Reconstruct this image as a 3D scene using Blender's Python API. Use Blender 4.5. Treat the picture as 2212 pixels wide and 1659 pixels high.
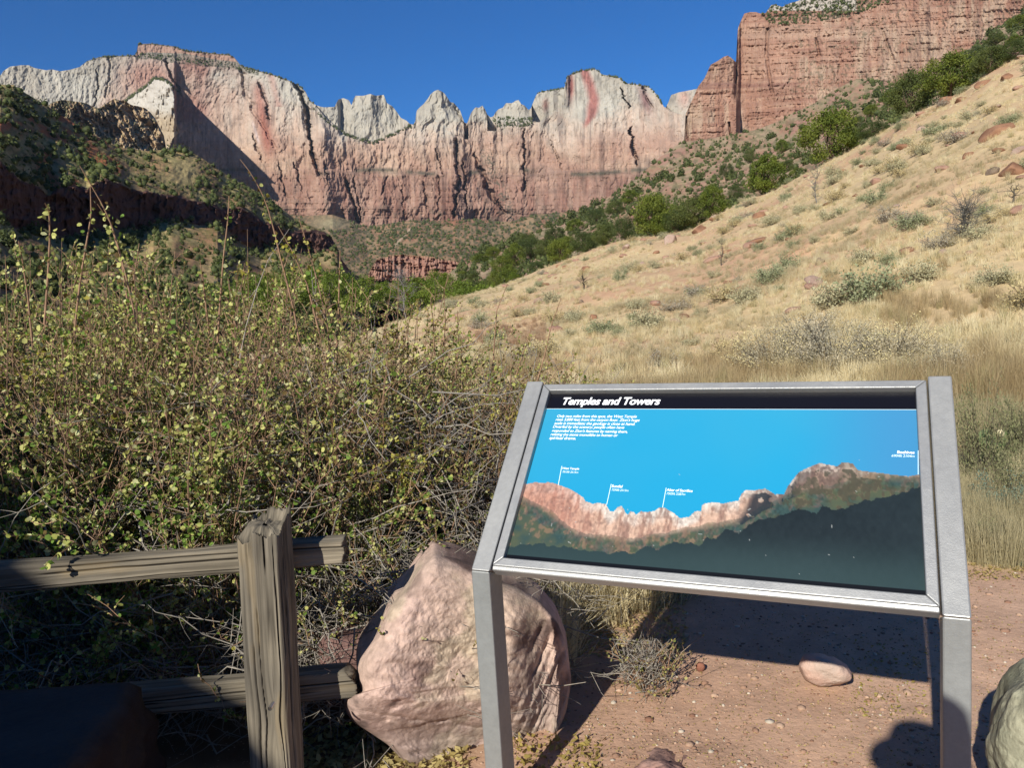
import bpy, math, random
import numpy as np
from mathutils import Matrix, Vector

# ------------------------------------------------------------------ scene, camera, light
sc = bpy.context.scene
for o in list(bpy.data.objects):
    bpy.data.objects.remove(o)
COL = sc.collection
IW, IH, FP = 2212.0, 1659.0, 1710.0          # survey grid of the view and its focal length
CX, CY = IW / 2, IH / 2
CAMZ = 1.53
_up = np.array([-.063, -1, -.112]); _up /= np.linalg.norm(_up)
_fw = np.array([0, 0, 1.]) - _up[2] * _up; _fw /= np.linalg.norm(_fw)
_rt = np.cross(_fw, _up)
R = np.array([_rt, _fw, _up])

cam_d = bpy.data.cameras.new('camera'); cam = bpy.data.objects.new('camera', cam_d); COL.objects.link(cam)
m = Matrix.Identity(4)
for i in range(3):
    m[i][0] = R[i, 0]; m[i][1] = -R[i, 1]; m[i][2] = -R[i, 2]
m[2][3] = CAMZ
cam.matrix_world = m
cam_d.sensor_width = 36; cam_d.lens = 36 * FP / IW
cam_d.clip_start = 0.05; cam_d.clip_end = 30000
sc.camera = cam

SUN_EL, SUN_AZ = math.radians(31.5), math.radians(-153)     # azimuth clockwise from +Y
SD = np.array([math.sin(SUN_AZ) * math.cos(SUN_EL), math.cos(SUN_AZ) * math.cos(SUN_EL), math.sin(SUN_EL)])
w = bpy.data.worlds.new('World'); sc.world = w; w.use_nodes = True
wn = w.node_tree; wn.nodes.clear()
sky = wn.nodes.new('ShaderNodeTexSky'); sky.sky_type = 'NISHITA'; sky.sun_disc = False
sky.sun_elevation = SUN_EL; sky.sun_rotation = SUN_AZ
sky.altitude = 1300; sky.air_density = 1.0; sky.dust_density = 0.25; sky.ozone_density = 3.2
bg = wn.nodes.new('ShaderNodeBackground'); bg.inputs['Strength'].default_value = 0.057
wo = wn.nodes.new('ShaderNodeOutputWorld')
hs = wn.nodes.new('ShaderNodeVectorMath'); hs.operation = 'MULTIPLY'; hs.inputs[1].default_value = (.18, .72, 1.30)
wn.links.new(sky.outputs[0], hs.inputs[0]); wn.links.new(hs.outputs[0], bg.inputs[0]); wn.links.new(bg.outputs[0], wo.inputs[0])
sl = bpy.data.lights.new('sun', 'SUN'); sl.energy = 5.0; sl.angle = math.radians(0.53); sl.color = (1, .955, .87)
so = bpy.data.objects.new('sun', sl); COL.objects.link(so)
so.rotation_euler = Vector(SD).to_track_quat('Z', 'Y').to_euler(); so.location = (-40, -60, 60)
sc.view_settings.view_transform = 'Standard'; sc.view_settings.look = 'None'
sc.view_settings.gamma = 1; sc.view_settings.use_curve_mapping = False
sc.view_settings.exposure = 0.46
sc.cycles.max_bounces = 6; sc.cycles.diffuse_bounces = 3; sc.cycles.transparent_max_bounces = 8
sc.cycles.use_denoising = True

rng = np.random.default_rng(7); random.seed(7)

# ------------------------------------------------------------------ helpers
def S(r, g, b, k=1.0):
    c = np.array([r, g, b], float) / 255
    c = np.where(c <= .04045, c / 12.92, ((c + .055) / 1.055) ** 2.4)
    return c * k

def ray(x, y):
    x = np.asarray(x, float); y = np.asarray(y, float)
    c = np.stack([(x - CX) / FP, (y - CY) / FP, np.ones(np.broadcast(x, y).shape)], -1)
    return c @ R.T

def P(x, y, r):                                  # point seen at x,y at horizontal range r
    d = ray(x, y); h = np.hypot(d[..., 0], d[..., 1])
    return d / h[..., None] * np.asarray(r, float)[..., None] + np.array([0, 0, CAMZ])

def G(x, y, z=0.0):                              # point seen at x,y on the level z
    d = ray(x, y); t = (z - CAMZ) / d[..., 2]
    return d * np.asarray(t)[..., None] + np.array([0, 0, CAMZ])

def proj(p):
    c = (np.asarray(p, float) - np.array([0, 0, CAMZ])) @ R
    return CX + FP * c[..., 0] / c[..., 2], CY + FP * c[..., 1] / c[..., 2]

def _h(ix, iy, iz, s):
    n = (ix.astype(np.uint32) * np.uint32(374761393) + iy.astype(np.uint32) * np.uint32(668265263)
         + iz.astype(np.uint32) * np.uint32(2147483647) + np.uint32(s) * np.uint32(1274126177))
    n = (n ^ (n >> np.uint32(13))) * np.uint32(1274126177)
    n = n ^ (n >> np.uint32(16))
    n = (n * np.uint32(2246822519)); n = n ^ (n >> np.uint32(15))
    return n.astype(np.float64) / 4294967295.0

def vn(x, y, z=0.0, s=0):                         # value noise, -1..1
    x, y, z = np.broadcast_arrays(np.asarray(x, float), np.asarray(y, float), np.asarray(z, float))
    fx, fy, fz = np.floor(x), np.floor(y), np.floor(z)
    ix, iy, iz = [a.astype(np.int64) for a in (fx, fy, fz)]
    tx, ty, tz = x - fx, y - fy, z - fz
    tx, ty, tz = [t * t * t * (t * (t * 6 - 15) + 10) for t in (tx, ty, tz)]
    o = 0
    flat = bool(np.all(tz == 0))
    for dz in ((0,) if flat else (0, 1)):
        wz = 1.0 if flat else (tz if dz else 1 - tz)
        for dy in (0, 1):
            wy = ty if dy else 1 - ty
            for dx in (0, 1):
                wx = tx if dx else 1 - tx
                o = o + _h(ix + dx, iy + dy, iz + dz, s) * wx * wy * wz
    return o * 2 - 1

def fbm(x, y, z=0.0, o=4, s=0, g=.5, l=2.03):
    t = 0; a = 1; n = 0
    for i in range(o):
        t = t + a * vn(x, y, z, s + i * 17); n += a; a *= g
        x = np.asarray(x) * l + 11.3; y = np.asarray(y) * l + 5.7; z = np.asarray(z) * l
    return t / n

def ridg(x, y, z=0.0, o=4, s=0, g=.55):
    t = 0; a = 1; n = 0
    for i in range(o):
        t = t + a * (1 - 2 * np.abs(vn(x, y, z, s + i * 31))); n += a; a *= g
        x = np.asarray(x) * 2.1 + 3.3; y = np.asarray(y) * 2.1 + 7.7; z = np.asarray(z) * 2.1
    return t / n

def ss(a, b, x):
    t = np.clip((np.asarray(x, float) - a) / (b - a), 0, 1); return t * t * (3 - 2 * t)

def lerp(a, b, t):                               # colours, t without the colour axis
    t = np.asarray(t, float)[..., None]
    return a * (1 - t) + b * t

def pl(pts, col=1):                              # piecewise linear profile as a function
    p = np.array(pts, float)
    return lambda x, c=col: np.interp(x, p[:, 0], p[:, c])

def inpoly(x, y, poly):
    x = np.asarray(x); y = np.asarray(y); r = np.zeros(np.broadcast(x, y).shape, bool)
    n = len(poly)
    for i in range(n):
        x1, y1 = poly[i]; x2, y2 = poly[(i + 1) % n]
        if y1 == y2: continue
        c = ((y1 > y) != (y2 > y)) & (x < (x2 - x1) * (y - y1) / (y2 - y1) + x1)
        r ^= c
    return r

def mesh(name, v, faces, cols=None, smooth=False):
    """faces: list of int arrays (n,3) or (n,4)"""
    me = bpy.data.meshes.new(name)
    v = np.asarray(v, np.float32)
    faces = [np.asarray(f, np.int32) for f in (faces if isinstance(faces, (list, tuple)) else [faces]) if len(f)]
    me.vertices.add(len(v)); me.vertices.foreach_set('co', v.ravel())
    nl = sum(f.size for f in faces); nf = sum(len(f) for f in faces)
    me.loops.add(nl); me.loops.foreach_set('vertex_index', np.concatenate([f.ravel() for f in faces]))
    st = np.cumsum(np.concatenate([[0]] + [np.full(len(f), f.shape[1]) for f in faces]))[:-1]
    me.polygons.add(nf); me.polygons.foreach_set('loop_start', st.astype(np.int32))
    if smooth: me.polygons.foreach_set('use_smooth', np.ones(nf, bool))
    if cols is not None:
        ca = me.color_attributes.new('col', 'FLOAT_COLOR', 'POINT')
        c4 = np.ones((len(v), 4), np.float32); c4[:, :3] = cols
        ca.data.foreach_set('color', c4.ravel())
    me.update(calc_edges=True)
    return me

def grid_faces(nx, ny, wrap=False):
    i = np.arange(nx if wrap else nx - 1); j = np.arange(ny - 1)
    I, J = np.meshgrid(i, j, indexing='ij'); I2 = (I + 1) % nx
    return np.stack([I * ny + J, I2 * ny + J, I2 * ny + J + 1, I * ny + J + 1], -1).reshape(-1, 4)

def link(name, me, mat=None, parent=None, loc=None, **props):
    o = bpy.data.objects.new(name, me); COL.objects.link(o)
    if mat and not me.materials: me.materials.append(mat)
    if parent: o.parent = parent
    if loc is not None: o.location = loc
    for k, x in props.items(): o[k] = x
    return o

def thing(name, label, cat, loc=(0, 0, 0), rz=0.0, group=None):
    o = bpy.data.objects.new(name, None); COL.objects.link(o)
    o.empty_display_size = .2; o.location = loc; o.rotation_euler = (0, 0, rz)
    o['label'] = label; o['category'] = cat
    if group: o['group'] = group
    return o

def tag(o, label, cat, group=None):
    o['label'] = label; o['category'] = cat
    if group: o['group'] = group
    return o

def dup(root, loc, rz=0.0, scale=None, label=None, group=None):
    r = root.copy(); COL.objects.link(r); r.location = loc; r.rotation_euler = (0, 0, rz)
    if scale is not None: r.scale = scale
    if label: r['label'] = label
    if group: r['group'] = group
    for ch in list(root.children):
        c = ch.copy(); COL.objects.link(c); c.parent = r
        for g in list(ch.children):
            d = g.copy(); COL.objects.link(d); d.parent = c
    return r

def cat_parts(parts):
    V = []; F = {3: [], 4: []}; C = []; n = 0
    for v, f, c in parts:
        V.append(v); C.append(np.broadcast_to(c, (len(v), 3)))
        for ff in (f if isinstance(f, (list, tuple)) else [f]):
            F[ff.shape[1]].append(ff + n)
        n += len(v)
    return np.concatenate(V), [np.concatenate(F[k]) for k in (3, 4) if F[k]], np.concatenate(C)

def tubes(pts, rad, sides=4, cols=None, cap=False):
    """pts (N,K,3), rad (N,K) -> verts, quads, cols"""
    pts = np.asarray(pts, float); N, K, _ = pts.shape
    rad = np.broadcast_to(rad, (N, K))
    t = np.gradient(pts, axis=1); t /= np.linalg.norm(t, axis=-1, keepdims=True) + 1e-9
    d = pts[:, -1] - pts[:, 0]; a = np.where(np.abs(d[:, 2:3]) > .8 * np.linalg.norm(d, axis=1, keepdims=True), [[1., 0, 0]], [[0, 0, 1.]])
    u = np.cross(t, a[:, None]); u /= np.linalg.norm(u, axis=-1, keepdims=True) + 1e-9
    b = np.cross(t, u)
    an = np.arange(sides) * 2 * np.pi / sides
    v = pts[:, :, None] + rad[:, :, None, None] * (np.cos(an)[:, None] * u[:, :, None] + np.sin(an)[:, None] * b[:, :, None])
    v = v.reshape(-1, 3)
    n, k, s = np.meshgrid(np.arange(N), np.arange(K - 1), np.arange(sides), indexing='ij')
    s2 = (s + 1) % sides; b0 = (n * K + k) * sides; b1 = b0 + sides
    f = np.stack([b0 + s, b0 + s2, b1 + s2, b1 + s], -1).reshape(-1, 4)
    if cols is not None: cols = np.repeat(np.asarray(cols), K * sides, axis=0)
    return v, f, cols

def rframes(n, updir=None, upw=0.0):
    a = rng.normal(size=(n, 3)); a /= np.linalg.norm(a, axis=1, keepdims=True)
    b = rng.normal(size=(n, 3))
    if updir is not None: b = b + np.asarray(updir) * upw
    b -= (b * a).sum(1, keepdims=True) * a; b /= np.linalg.norm(b, axis=1, keepdims=True) + 1e-9
    return a, b, np.cross(a, b)

LEAF_R = (np.array([[0, 0, 0], [.34, .42, .10], [.9, .46, .0], [1.15, 0, -.06], [.9, -.46, .0], [.34, -.42, .10], [.6, 0, -.05]]) - [.0, 0, 0],
          np.array([[0, 6, 1], [1, 6, 2], [2, 6, 3], [3, 6, 4], [4, 6, 5], [5, 6, 0]]))
LEAF_Q = (np.array([[0, 0, 0], [.55, .32, .08], [1.2, 0, 0], [.55, -.32, .08]]), np.array([[0, 1, 2], [0, 2, 3]]))
LEAF_T = (np.array([[-.2, -.55, 0], [1.1, 0, 0], [-.2, .55, 0]]), np.array([[0, 1, 2]]))

def leaves(pos, size, cols, tmpl=LEAF_Q, dirs=None, dw=0.0):
    n = len(pos); a, b, c = rframes(n)
    if dirs is not None:
        a = a + dirs * dw; a /= np.linalg.norm(a, axis=1, keepdims=True)
        b -= (b * a).sum(1, keepdims=True) * a; b /= np.linalg.norm(b, axis=1, keepdims=True) + 1e-9
        c = np.cross(a, b)
    tv, tf = tmpl; k = len(tv)
    size = np.broadcast_to(size, (n,))
    v = pos[:, None] + size[:, None, None] * (tv[None, :, 0:1] * a[:, None] + tv[None, :, 1:2] * b[:, None] + tv[None, :, 2:3] * c[:, None])
    f = (tf[None] + (np.arange(n) * k)[:, None, None]).reshape(-1, tf.shape[1])
    return v.reshape(-1, 3), f, np.repeat(cols, k, axis=0)

def ico(sub=2):
    import bmesh
    bm = bmesh.new(); bmesh.ops.create_icosphere(bm, subdivisions=sub, radius=1)
    v = np.array([x.co[:] for x in bm.verts]); f = np.array([[q.index for q in p.verts] for p in bm.faces]); bm.free()
    return v, f
ICO1, ICO2, ICO3, ICO5 = ico(1), ico(2), ico(3), ico(5)

# ------------------------------------------------------------------ materials
def mat(name, base=(.5, .5, .5), rough=.8, metal=0, attr=False, nscale=0, namt=.2, bump=0, bscale=20, spec=.3, transl=0.0, inst=False, coords='Object', detail=6):
    M = bpy.data.materials.new(name); M.use_nodes = True
    nt = M.node_tree; N = nt.nodes; L = nt.links
    b = N['Principled BSDF']; b.inputs['Roughness'].default_value = rough; b.inputs['Metallic'].default_value = metal
    b.inputs['Specular IOR Level'].default_value = spec
    tc = N.new('ShaderNodeTexCoord')
    if attr:
        a = N.new('ShaderNodeAttribute'); a.attribute_name = 'col'
        if inst: a.attribute_type = 'INSTANCER'
        c = a.outputs['Color']
    else:
        rgb = N.new('ShaderNodeRGB'); rgb.outputs[0].default_value = (*base, 1); c = rgb.outputs[0]
    if nscale:
        no = N.new('ShaderNodeTexNoise'); no.inputs['Scale'].default_value = nscale; no.inputs['Detail'].default_value = detail
        no.inputs['Roughness'].default_value = .65
        L.new(tc.outputs[coords], no.inputs['Vector'])
        mr = N.new('ShaderNodeMapRange'); mr.inputs[1].default_value = .3; mr.inputs[2].default_value = .7
        mr.inputs[3].default_value = 1 - namt; mr.inputs[4].default_value = 1 + namt
        L.new(no.outputs[0], mr.inputs[0])
        mx = N.new('ShaderNodeVectorMath'); mx.operation = 'SCALE'
        L.new(c, mx.inputs[0]); L.new(mr.outputs[0], mx.inputs['Scale']); c = mx.outputs[0]
    L.new(c, b.inputs['Base Color'])
    if bump:
        n2 = N.new('ShaderNodeTexNoise'); n2.inputs['Scale'].default_value = bscale; n2.inputs['Detail'].default_value = 8
        n2.inputs['Roughness'].default_value = .65
        L.new(tc.outputs[coords], n2.inputs['Vector'])
        bp = N.new('ShaderNodeBump'); bp.inputs['Distance'].default_value = bump; bp.inputs['Strength'].default_value = 1
        L.new(n2.outputs[0], bp.inputs['Height']); L.new(bp.outputs[0], b.inputs['Normal'])
    if transl:
        tr = N.new('ShaderNodeBsdfTranslucent'); L.new(c, tr.inputs['Color'])
        ms = N.new('ShaderNodeMixShader'); ms.inputs[0].default_value = transl
        L.new(b.outputs[0], ms.inputs[1]); L.new(tr.outputs[0], ms.inputs[2])
        L.new(ms.outputs[0], N['Material Output'].inputs['Surface'])
    return M

M_far = mat('far_sandstone', attr=True, rough=.95, spec=.1, nscale=.02, namt=.12, bump=7, bscale=.035)
M_mid = mat('hillside_soil_and_rock', attr=True, rough=.95, spec=.1, nscale=.12, namt=.25, bump=.9, bscale=.25)
M_foli = mat('foliage', attr=True, rough=.65, spec=.25, transl=.3)
M_bark = mat('bark', attr=True, rough=.9, spec=.1, nscale=30, namt=.25)
M_rock = mat('red_sandstone', attr=True, rough=.9, spec=.12, nscale=6, namt=.16, bump=.012, bscale=18)
M_grassi = mat('dry_grass', attr=True, inst=True, rough=.7, spec=.2, transl=.35)
M_bush = mat('shrub_foliage', attr=True, rough=.75, spec=.15, transl=.25)
# ------------------------------------------------------------------ ground and grassy slope
RIM = [(-500, 800, 30), (500, 770, 36), (760, 730, 42), (880, 690, 55), (949, 656, 66), (1007, 637, 70), (1069, 621, 72), (1131, 597, 72), (1162, 583, 72),
       (1193, 572, 72), (1234, 556, 71), (1276, 539, 70), (1322, 524, 68), (1363, 515, 67), (1420, 508, 65), (1492, 494, 63), (1529, 474, 62),
       (1591, 441, 60), (1622, 426, 60), (1674, 409, 59), (1715, 386, 58), (1751, 368, 58), (1783, 350, 57), (1845, 319, 56), (1886, 296, 55),
       (1949, 256, 54), (1990, 236, 53), (2031, 216, 52), (2083, 190, 51), (2135, 155, 50), (2176, 132, 50), (2212, 117, 50), (2400, -10, 48), (2800, -200, 46)]
_rx = np.array([q[0] for q in RIM], float); _rp = P(_rx, [q[1] for q in RIM], np.array([q[2] for q in RIM], float))
_raz = np.arctan2(_rp[:, 0], _rp[:, 1]); _rr = np.hypot(_rp[:, 0], _rp[:, 1]); _rz = _rp[:, 2]
R0 = 6.5

def ground_z(x, y, fine=True):
    x = np.asarray(x, float); y = np.asarray(y, float)
    r = np.hypot(x, y); az = np.arctan2(x, y)
    back = ss(1.0, 1.9, np.abs(az))                                  # flattens out behind the viewer
    rr = np.interp(az, _raz, _rr); rz = np.interp(az, _raz, _rz) * (1 - back)
    t = np.clip((r - R0) / (rr - R0), 0, 1.0)
    z = rz * (t ** 1.12)
    und = (fbm(x / 7, y / 7, o=3, s=3) * .5 - .22 * ss(.45, .95, ridg((x * .5 + y) / 9, (x - y * .5) / 26, o=3, s=4))) * ss(7, 16, r) * (1 - ss(.8, 1, t))
    over = np.clip(r - rr, 0, None)
    z = z + und - np.interp(az, [-.4, .1], [9, 18]) * (1 - np.exp(-over / 45)) * (1 - back) - np.maximum(rz, 0) * ss(0, 120, over) * .9
    if fine:
        z = z + fbm(x * .9, y * .9, o=3, s=9) * .06 * ss(3.5, 9, r) + fbm(x * 2.2, y * 2.2, o=4, s=5) * .018
        z = z + fbm(x * 14, y * 14, o=3, s=6) * .004 * (1 - ss(5, 9, r))
    return z

def dirtmask(x, y):
    """1 on the trampled red dirt near the panel, 0 in the grass"""
    edge = pl([(-6, 2.3), (-1.3, 2.35), (-.4, 2.5), (0.1, 3.0), (.45, 3.45), (.9, 4.0), (1.6, 4.15), (2.3, 4.0), (3.2, 3.7), (6, 3.0), (12, 1.0)])
    n = fbm(np.asarray(x) * 1.7, np.asarray(y) * 1.7, o=3, s=21) * .35
    return 1 - ss(-.18, .22, np.asarray(y) - edge(x) + n)

def build_ground():
    azs = np.concatenate([np.linspace(-math.pi, -.75, 60)[:-1], np.linspace(-.75, .75, 520), np.linspace(.75, math.pi, 60)[1:-1]])
    rs = np.concatenate([[0.02, .3, .6, .9], np.geomspace(1.2, 8, 150)[:-1], np.geomspace(8, 80, 230)[:-1], np.geomspace(80, 400, 40)[:-1], np.geomspace(400, 14000, 16)])
    A, Rr = np.meshgrid(azs, rs, indexing='ij')
    x = np.sin(A) * Rr; y = np.cos(A) * Rr; z = ground_z(x, y) - .0
    z = z - 10 * ss(400, 3000, Rr)
    d = dirtmask(x, y)
    n1 = fbm(x * .5, y * .5, o=4, s=31); n2 = fbm(x * 3, y * 3, o=3, s=32); n3 = fbm(x * .16, y * .16, o=3, s=37)
    dirt = lerp(S(190, 148, 120), S(206, 172, 146), .5 + .5 * n1)
    soil = lerp(S(204, 178, 138), S(196, 158, 126), np.clip(.45 + 1.5 * n3 + .5 * n1, 0, 1)); soil = lerp(soil, S(214, 192, 146), np.clip(.3 + 1.3 * n2, 0, 1) * .5)
    thick = (1 - ss(-.2, .5, x)) * ss(2.2, 2.6, y) * (1 - ss(6, 8, y)) * (1 - d); c = lerp(lerp(soil, dirt, d), S(92, 76, 62), thick * .85) * .78  # ground under the thicket painted darker, as deep shade
    v = np.stack([x, y, z], -1).reshape(-1, 3)
    f = grid_faces(len(azs), len(rs), wrap=True)
    M = mat('red_dirt', attr=True, rough=.95, spec=.08, nscale=9, namt=.13, bump=.006, bscale=38)
    nt = M.node_tree; N = nt.nodes; L = nt.links          # grit: small pale and dark grains
    tc = [n for n in N if n.type == 'TEX_COORD'][0]; b = N['Principled BSDF']
    vo = N.new('ShaderNodeTexVoronoi'); vo.inputs['Scale'].default_value = 75; L.new(tc.outputs['Object'], vo.inputs['Vector'])
    sp = N.new('ShaderNodeMath'); sp.operation = 'LESS_THAN'; sp.inputs[1].default_value = .22; L.new(vo.outputs['Distance'], sp.inputs[0])
    s2 = N.new('ShaderNodeSeparateColor'); L.new(vo.outputs['Color'], s2.inputs[0])
    g = N.new('ShaderNodeMath'); g.operation = 'GREATER_THAN'; g.inputs[1].default_value = .62; L.new(s2.outputs[0], g.inputs[0])
    mu = N.new('ShaderNodeMath'); mu.operation = 'MULTIPLY'; L.new(sp.outputs[0], mu.inputs[0]); L.new(g.outputs[0], mu.inputs[1])
    mu2 = N.new('ShaderNodeMath'); mu2.operation = 'MULTIPLY'; mu2.inputs[1].default_value = .75; L.new(mu.outputs[0], mu2.inputs[0])
    cr = N.new('ShaderNodeValToRGB'); cr.color_ramp.elements[0].color = (.16, .09, .06, 1); cr.color_ramp.elements[1].color = (.55, .45, .33, 1)
    L.new(s2.outputs[1], cr.inputs[0])
    mx = N.new('ShaderNodeMix'); mx.data_type = 'RGBA'
    old = b.inputs['Base Color'].links[0].from_socket
    L.new(mu2.outputs[0], mx.inputs['Factor']); L.new(old, mx.inputs['A']); L.new(cr.outputs[0], mx.inputs['B']); L.new(mx.outputs['Result'], b.inputs['Base Color'])
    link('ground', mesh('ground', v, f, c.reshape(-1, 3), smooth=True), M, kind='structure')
build_ground()

# ------------------------------------------------------------------ far terrain sheets
def grey(c, k=.20):
    l = c @ np.array([.3, .59, .11]); return c * (1 - k) + l[..., None] * k

def sheet(name, x0, x1, nx, nv, ytop, ybot, rfun, cfun, M=M_mid, back=.08, gamma=1.0, zoff=None, **props):
    """A hillside or cliff: top edge ytop(x), foot ybot(x), horizontal range rfun(x,y,v); returns nothing but links the mesh.
    It is closed behind its top edge by a slope that falls away."""
    xs = np.linspace(x0, x1, nx); vv = np.linspace(0, 1, nv) ** gamma
    X, V = np.meshgrid(xs, vv, indexing='ij')
    yt = ytop(xs)[:, None]; yb = ybot(xs)[:, None]
    Y = yb + (yt - yb) * V
    r = rfun(X, Y, V)
    p = P(X, Y, r)
    c = cfun(X, Y, V, p)
    top = p[:, -1:]; d = top - np.array([0, 0, CAMZ]); h = np.hypot(d[..., 0], d[..., 1])[..., None]; u = d / h; u[..., 2] = 0
    rows = [p]; cs = [c]
    for k, (q, dz) in enumerate([(.25, -.012), (1, -.06), (2.2, -.30), (3.5, -1)]):
        nb = top + u * h * back * q; nb[..., 2] = np.maximum(top[..., 2] * (1 + dz) if k < 3 else -12, -12)
        rows.append(nb); cs.append(c[:, -1:])
    p = np.concatenate(rows, 1); c = np.concatenate(cs, 1)
    me = mesh(name, p.reshape(-1, 3), grid_faces(nx, p.shape[1]), c.reshape(-1, 3), smooth=False)
    me.materials.append(M)
    return link(name, me, None, **props)

BOT_E = lambda x: 0 * x + 860.0
BOT_T = lambda x: 0 * x + 665.0
BOT_C = lambda x: np.minimum(RIMf(x) + 70, 700)
BOT_A = lambda x: BASE_A(x) + 25
BOT_B = lambda x: TOP_C(x) + 25
# ---- A: the great far wall
RIM_A = pl([(-120, 172), (-60, 160), (0, 163), (8, 152), (22, 143), (45, 140), (62, 140), (75, 146), (100, 151), (112, 149), (130, 153), (150, 150), (172, 144), (188, 131), (200, 127), (215, 122),
            (250, 120), (292, 118), (296, 110), (297, 98), (301, 94), (328, 93), (350, 96), (375, 99), (392, 105), (405, 109), (430, 111), (470, 115), (495, 117), (505, 122), (510, 128), (520, 140),
            (545, 149), (575, 156), (600, 164), (622, 172), (648, 185), (660, 197), (668, 215), (682, 226), (690, 229), (700, 231), (723, 230), (727, 221), (731, 214), (742, 211), (754, 216), (759, 227), (764, 213), (768, 206),
            (785, 206), (800, 202), (812, 206), (829, 204), (836, 222), (848, 229), (858, 242), (866, 254), (877, 259), (886, 267), (893, 268), (897, 262), (900, 238), (908, 230), (916, 223), (925, 211), (930, 203), (938, 196), (946, 193),
            (955, 197), (960, 201), (968, 212), (973, 220), (980, 221), (986, 228), (994, 238), (1003, 264), (1009, 266), (1012, 258), (1017, 244), (1022, 237), (1027, 231), (1035, 232), (1042, 227), (1048, 236), (1053, 247), (1060, 253), (1066, 250),
            (1071, 241), (1077, 235), (1086, 232), (1093, 222), (1106, 222), (1113, 217), (1120, 215), (1126, 224), (1133, 227), (1142, 237), (1147, 233), (1150, 224), (1158, 205), (1163, 199), (1180, 195), (1219, 189), (1222, 178), (1225, 164),
            (1238, 158), (1254, 152), (1270, 150), (1284, 148), (1294, 153), (1300, 160), (1320, 163), (1340, 168), (1350, 179), (1372, 181), (1399, 185), (1412, 196), (1424, 211), (1434, 230), (1438, 232), (1443, 222), (1450, 204), (1457, 202),
            (1465, 199), (1480, 196), (1506, 191), (1560, 185), (1640, 180)])
BASE_A = pl([(-120, 420), (300, 420), (653, 466), (719, 463), (776, 484), (793, 489), (886, 476), (970, 476), (1020, 473), (1103, 479), (1153, 463), (1254, 456), (1287, 449), (1340, 430), (1420, 400), (1640, 380)])
SUND = [(676, 190), (683, 228), (700, 250), (740, 283), (770, 297), (808, 306), (830, 298), (850, 287), (872, 277), (892, 268), (892, 190)]   # white dome set back behind a treed ledge
ALTL = [(1147, 180), (1149, 262), (1165, 263), (1185, 250), (1205, 235), (1222, 222), (1224, 180)]
REARR = [(1436, 180), (1440, 232), (1450, 240), (1470, 246), (1486, 244), (1520, 240), (1600, 240), (1600, 150)]
GAPS = [(1003, 255, 1012, 300), (1053, 246, 1073, 282)]
BUTE = pl([(160, 382), (188, 372), (215, 377), (240, 376), (285, 386), (300, 373), (330, 362), (420, 350)])         # right edge of the buttress by height (y -> x)
BUTR = pl([(240, 230), (262, 222), (274, 213), (300, 195), (320, 180), (334, 166), (350, 168), (360, 172), (376, 188), (400, 205)])
CRACK = [([(560, 180), (575, 215), (583, 260)], 7, 70), ([(640, 182), (664, 238), (670, 300), (678, 345), (690, 378)], 9, 170), ([(545, 290), (560, 330), (566, 350)], 5, 60),
         ([(600, 350), (612, 400), (620, 425)], 3.5, 60), ([(634, 350), (648, 395), (655, 416)], 3.5, 60), ([(749, 387), (758, 420), (776, 482)], 8, 120), ([(765, 385), (783, 484)], 3, 60),
         ([(914, 395), (922, 450)], 6, 60), ([(940, 320), (958, 380)], 3, 50), ([(985, 300), (990, 400), (980, 470)], 7, 90), ([(1000, 350), (1009, 455)], 4, 90), ([(1037, 360), (1060, 420), (1090, 460)], 12, 130),
         ([(1025, 330), (1040, 380)], 6, 70), ([(1132, 280), (1134, 330), (1130, 414)], 6, 80), ([(1363, 276), (1368, 320), (1378, 358)], 6, 130), ([(1343, 190), (1352, 215), (1358, 232)], 4, 80),
         ([(1390, 185), (1400, 215), (1408, 232)], 7, 60), ([(520, 150), (530, 200), (560, 260), (600, 330)], 8, 35), ([(828, 420), (834, 385), (842, 380)], 4, 50),
         ([(208, 150), (212, 190), (203, 240)], 3, 40), ([(234, 120), (236, 160), (228, 210)], 4, 30), ([(360, 130), (372, 165), (390, 205)], 6, 90), ([(868, 395), (872, 470)], 3, 40),
         ([(700, 350), (712, 400)], 3, 40), ([(944, 460), (950, 420), (946, 380)], 3, 45), ([(1190, 300), (1215, 370)], 4, 30), ([(985, 225), (992, 250), (1002, 268)], 4, 50)]

def crackdepth(X, Y, width_k=.62):
    o = np.zeros_like(X)
    wob = fbm(Y / 9, X / 90, o=3, s=77) * 6; width_k = width_k * (1 + .7 * fbm(Y / 16, X / 60, o=2, s=78))
    for pts, wd, dp in CRACK:
        p = np.array(pts, float); o1 = np.argsort(p[:, 1]); p = p[o1]
        cx = np.interp(Y, p[:, 1], p[:, 0]) + wob
        inside = ss(p[0, 1] - 6, p[0, 1] + 6, Y) * (1 - ss(p[-1, 1] - 6, p[-1, 1] + 6, Y))
        q = np.clip(1 - np.abs(X - cx) / (wd * width_k), 0, 1)
        o = np.maximum(o, .6 * dp * inside * q ** .7)
    return o

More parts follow.
